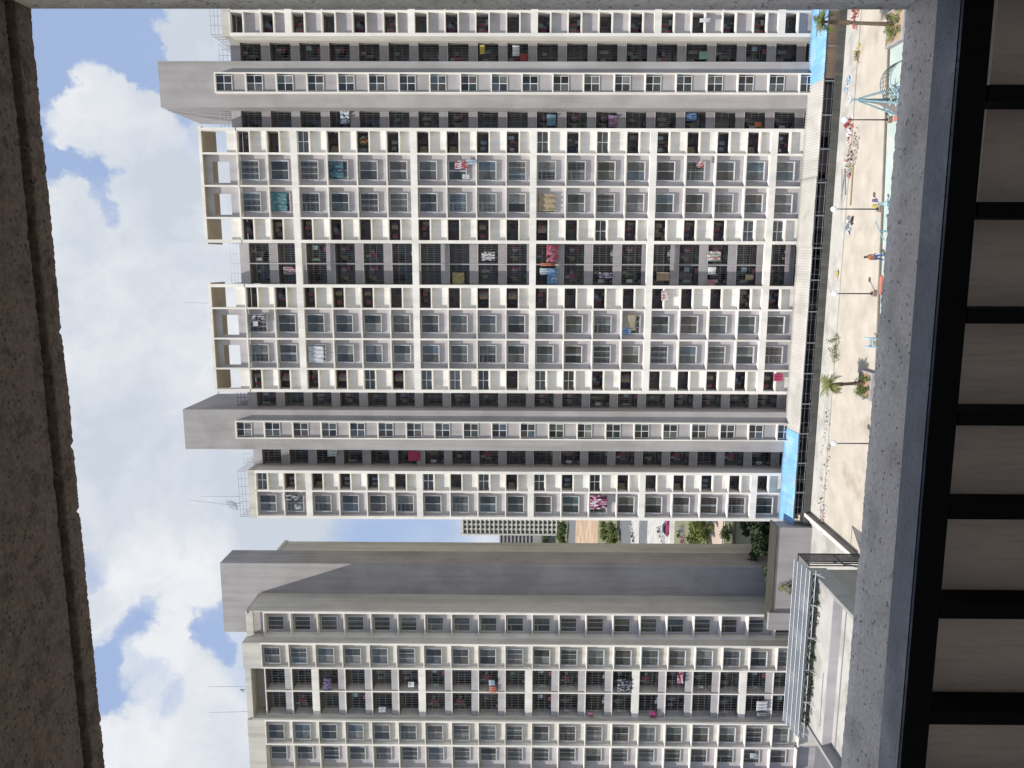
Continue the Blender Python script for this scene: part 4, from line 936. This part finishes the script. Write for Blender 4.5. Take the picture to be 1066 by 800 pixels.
skin_body('trousers', [V[0], V[13], V[14], (.10, -.13, .12), V[17], V[18], (-.10, .24, .15)], [(0, 1), (1, 2), (2, 3), (0, 4), (4, 5), (5, 6)], [.15, .105, .08, .06, .105, .08, .06], plain('blue_denim', (.05, .10, .28)), PR, (0, 0, 0))
m = MB(); n = 10
for j in range(5):
    for k in range(n): t = 6.283 * k / n; ph = 1.57 * j / 4; m.v.append((.105 * math.cos(ph) * math.cos(t), .0 + .115 * math.cos(ph) * math.sin(t), 1.66 + .125 * math.sin(ph)))
for j in range(4):
    for k in range(n): a = j * n + k; c_ = j * n + (k + 1) % n; m.f.append((a, c_, c_ + n, a + n)); m.mi.append(0)
h_ = m.build('hair', CL['black'], None, (0, 0, 0), True); h_.parent = PR

# heaps along the pavement
def heap(px, py, r, h, label, mats, seed, name='rubble_heap', cat='rubble', nn=60, sz=.16, flat=False):
    b = atZ(px, py, -29.5); rnd = random.Random(seed); m = MB()
    for i in range(nn):
        a = rnd.uniform(0, 6.28); q = r * rnd.random() ** .6; s = sz * rnd.uniform(.4, 1.3); c_ = Vector((b.x + math.cos(a) * q * 1.6, b.y + math.sin(a) * q * .6, max(.03, h * (1 - q / r) * rnd.random()) + .02))
        d = [Vector((rnd.uniform(-1, 1), rnd.uniform(-1, 1), rnd.uniform(-.6, .6))).normalized() * s for _ in range(3)]
        P = [c_ + d[0], c_ + d[1], c_ - d[0] * .9, c_ - d[1] * .8, c_ + Vector((0, 0, s * .8)), c_ - Vector((0, 0, s * .5))]
        mi = rnd.randrange(len(mats))
        for f in ((0, 1, 4), (1, 2, 4), (2, 3, 4), (3, 0, 4), (1, 0, 5), (2, 1, 5), (3, 2, 5), (0, 3, 5)): m.poly([P[k] for k in f], mi)
    return tag(m.build(name, mats, None, (b.x, b.y, 0)), label, cat, kind='stuff' if name == 'rubble_heap' else None)
heap(886, 134, .75, .7, 'heap of red and white bags and clothes by the right lamp post', [CL['coral'], CL['white'], CL['red'], CL['white']], 1, 'bag_heap', 'bags', 50, .26)
heap(891, 152, 1.1, .35, 'grey rubble spread between the red bags and the stick pile', [RUBBLE, PAVE], 2, nn=70, sz=.14)
heap(886, 168, .9, .6, 'untidy pile of sticks, pink rags and white scraps on the pavement edge', [RUBBLE, CL['tan'], CL['white'], CL['pink'], CL['card']], 3, 'debris_pile', 'debris', 90, .2)
heap(885, 236, .5, .55, 'large white sack beside the dark bag on the playground edge', [CL['white'], CL['silver']], 4, 'white_sack', 'sack', 26, .34)
heap(888, 230, .25, .3, 'small dark bag next to the large white sack', [CL['black'], CL['tan']], 5, 'dark_bag', 'bag', 14, .2)
heap(885, 88, .5, .5, 'crumpled white and pale blue plastic behind the climbing tower', [CL['white'], CL['lightblue']], 6, 'plastic_heap', 'plastic', 24, .28)
heap(894, 57, .5, .4, 'yellowish broken crates near the corner palm', [CL['card'], CL['tan'], CL['yellow']], 7, 'crate_scraps', 'scraps', 30, .22)
heap(893, 14, .9, .7, 'pile of orange and pink bags near the corner palm', [CL['coral'], CL['pink'], CL['orange']], 8, 'bag_heap', 'bags', 40, .28)
heap(874, 285, .35, .3, 'small yellow and grey scrap heap at the pavement edge', [CL['yellow'], RUBBLE], 9, 'scrap_heap', 'scraps', 20, .18)
for k, (px, py, r, lb) in enumerate(((862, 440, 1.2, 'pale rubble along the pavement beside the left palm'), (860, 480, 1.6, 'white rubble strewn along the pavement, middle of the left stretch'), (857, 520, 1.5, 'broken white rubble by the left end of the pavement'), (856, 540, .9, 'white and red scraps in the playground\'s far left corner'))):
    heap(px, py, r, .22, lb, [CONC, RUBBLE, CL['white']] + ([CL['coral']] if k == 3 else []), 20 + k, nn=52, sz=.17)
m = MB(); rnd = random.Random(4)
for i in range(9): a = atZ(879 + rnd.uniform(-2, 3), 176, -29.5); c_ = atZ(880 + rnd.uniform(-3, 3), 214 - rnd.uniform(0, 14), -29.5); m.bar((a.x, a.y, .06 + .05 * (i % 3)), (c_.x, c_.y, .06 + .05 * (i % 3)), .05, 6)
tag(m.build('pole_bundle', mat('grey_bamboo', (.26, .25, .24), .9, .2, 2), None, (6, 68, 0)), 'bundle of long grey poles lying along the pavement', 'poles')
a = atZ(889, 170, -29.5); c_ = atZ(886, 214, -29.5); m = MB(); m.bar((a.x, a.y, .08), (c_.x, c_.y, .08), .06, 8); tag(m.build('bamboo_pole', CL['card'], None, (a.x, a.y, 0)), 'single yellow bamboo pole lying beside the grey pole bundle', 'pole')
b = atZ(872, 362, -29.5); g = MB(); rnd = random.Random(9)
for i in range(16): leaves(g, Vector((b.x + rnd.gauss(0, .9), b.y + rnd.gauss(0, .35), .2 + rnd.random() * .5)), .28, 22, .08, rnd)
wd = empty('weed_clump', (b.x, b.y, 0), 'straggly bright green weeds at the pavement edge', 'weeds'); g.build('foliage', [LEAF2, LEAF1], wd, (b.x, b.y, 0))
m = MB()
for i in range(6): xx = b.x + rnd.gauss(0, .6); m.bar((xx, b.y, 0), (xx + .1, b.y, .5), .015, 5)
m.build('stem', TRUNK, wd, (b.x, b.y, 0))
b = atZ(827, 592, -29.5); tree('thin yellow green sapling behind the shed\'s end', b.x, b.y - 4, 0, 3.0, .7, 700, [LEAF2, LEAF2], 31, leaf=.09, name='sapling')

# ================================================================== the viewer's own balcony
def rough_bar(name, x0, x1, y0, y1, z0, z1, mt, parent, amp=.003, nx=420, my=10, mz=10, seed=0, fr_=1.0):
    """a cast block with broken edges: a subdivided box whose skin is pushed about by noise"""
    m = MB(); idx = {}
    def vid(i, j, k):
        key = (i, j, k)
        if key not in idx:
            p = Vector((x0 + (x1 - x0) * i / nx, y0 + (y1 - y0) * j / my, z0 + (z1 - z0) * k / mz))
            onj = j in (0, my); onk = k in (0, mz)
            q = p * fr_ + Vector((seed, 0, 0)); a = amp * (1.0 if onj and onk else .35)
            d = Vector((0, .5 * noise.noise(q * 7) + .35 * noise.noise(q * 90) + .45 * noise.noise(q * 260), .3 * noise.noise(q * 12 + Vector((9, 9, 9))) + .35 * noise.noise(q * 110 + Vector((5, 5, 5))) + .45 * noise.noise(q * 280)))
            if onj and onk:      # chipped arris
                ch = amp * 2.0 * max(0, noise.noise(q * 75 + Vector((3, 1, 4))) - .28) ; d.y += (-1 if j else 1) * ch / amp; d.z += (-1 if k else 1) * ch / amp
            idx[key] = len(m.v); m.v.append(tuple(p + d * a))
        return idx[key]
    for i in range(nx):
        for j in range(my):
            m.f.append((vid(i, j, 0), vid(i, j + 1, 0), vid(i + 1, j + 1, 0), vid(i + 1, j, 0))); m.f.append((vid(i, j, mz), vid(i + 1, j, mz), vid(i + 1, j + 1, mz), vid(i, j + 1, mz)))
        for k in range(mz):
            m.f.append((vid(i, 0, k), vid(i + 1, 0, k), vid(i + 1, 0, k + 1), vid(i, 0, k + 1))); m.f.append((vid(i, my, k), vid(i, my, k + 1), vid(i + 1, my, k + 1), vid(i + 1, my, k)))
    for i in (0, nx):
        for j in range(my):
            for k in range(mz): m.f.append((vid(i, j, k), vid(i, j + 1, k), vid(i, j + 1, k + 1), vid(i, j, k + 1)))
    m.mi = [0] * len(m.f)
    return m.build(name, mt, parent, ((x0 + x1) / 2, (y0 + y1) / 2, (z0 + z1) / 2), True)
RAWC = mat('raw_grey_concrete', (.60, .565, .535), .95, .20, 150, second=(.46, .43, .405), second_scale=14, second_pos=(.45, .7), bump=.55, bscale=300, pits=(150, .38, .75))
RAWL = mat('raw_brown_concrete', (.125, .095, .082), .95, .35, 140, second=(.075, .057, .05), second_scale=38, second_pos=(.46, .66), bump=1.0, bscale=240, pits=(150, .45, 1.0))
BRUSH = mat('brushed_render', (.33, .265, .215), .95, .14, 5, streak=(260, .38, (1, 1, .07)), bump=.35, bscale=200)
OWN = empty('balcony_surround', (0, .9, EYE - 1.5), 'raw concrete balcony surround framing the view, with chipped lintel and ledge', 'balcony')
led = rough_bar('ledge', -2.4, 1.2, .80, 1.0, -1.5 + E_, -.487 + E_, RAWC, OWN, .0021, 1500, 8, 8, 1)
inf = MB(); inf.box(-3.2, 1.6, .778, .798, -1.5 + E_, -.468 + E_); inf.build('inner_render', BRUSH, OWN, (0, .79, EYE - 1))
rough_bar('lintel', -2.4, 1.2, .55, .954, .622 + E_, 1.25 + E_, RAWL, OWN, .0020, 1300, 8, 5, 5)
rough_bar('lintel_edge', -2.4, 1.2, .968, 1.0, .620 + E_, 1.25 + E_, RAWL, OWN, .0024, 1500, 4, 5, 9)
gvb = MB(); gvb.box(-3.2, 1.6, .95, .975, .640 + E_, 1.24 + E_); gvb.build('drip_groove', mat('groove_dark_concrete', (.022, .019, .018), .95, .3, 10), OWN, (0, .96, EYE + .7))
rough_bar('column', .311, .95, .60, 1.0, -.5 + E_, .64 + E_, RAWC, OWN, .0015, 20, 10, 160, 13)
sl = MB(); sl.box(-3.4, 1.8, -2.2, .56, .90 + E_, 1.25 + E_); sl.box(-3.4, 1.8, -2.4, .775, -1.62 + E_, -1.5 + E_)
sl.build('room_shell', mat('room_plaster', (.42, .37, .32), .9, .1, 1.5), OWN, (0, 0, EYE))
RL = empty('balcony_railing', (-.1, .752, EYE - 1.5), 'black steel railing with a dusty flat top rail just inside the ledge', 'railing')
bm = bmesh.new(); bmesh.ops.create_cube(bm, size=1)
for v in bm.verts: v.co = Vector((v.co.x * 4.4, v.co.y * .044, v.co.z * .031))
bmesh.ops.bevel(bm, geom=bm.edges[:], offset=.0022, segments=3, affect='EDGES')
me = bpy.data.meshes.new('top_rail'); bm.to_mesh(me); bm.free()
RAILM = mat('dusty_sky_tinted_paint', (.075, .095, .14), .42, .35, 25, second=(.30, .33, .39), second_scale=7, second_pos=(.48, .72), spec=.5, pits=(300, .45, .9), bump=.25, bscale=200, streak=(60, .5, (.05, 1, 1)))  # dust and wear, with sky reflection put into the blue top colour
me.materials.append(RAILM); me.materials.append(DARKM)
for p_ in me.polygons: p_.material_index = 0 if p_.normal.z > .35 else 1
tr = bpy.data.objects.new('top_rail', me); COL.objects.link(tr); tr.parent = RL; tr.location = (-.7, 0, -.412 + 1.5); tr.rotation_euler = (0, rad(-.9), 0)
tr.location = (-.7 + .1, 0, -.4265 - .0095 + 1.5 + .0)
first = None
xs = [.478, .370, .262, .155, .048, -.054, -.157, -.256, -.366, -.489, -.60, -.71, -.82]
m = MB(); m.box(-.0075, .0075, -.019, .019, -1.0, 0); proto = m.build('baluster', DARKM); st = Stamp(proto)
for x in xs: st(RL, (x, .752, -.44 + E_ - .003 + (x * .012)))
m = MB(); m.box(-2.9, 1.5, -.02, .02, -1.02, -1.0); o = m.build('bottom_rail', DARKM); o.parent = RL; o.location = (0, 0, -.44 + 1.5)

for st_ in Stamp.all:                         # prototypes that no place called for
    if not st_.used:
        for k in list(st_.p.children): bpy.data.objects.remove(k)
        bpy.data.objects.remove(st_.p)
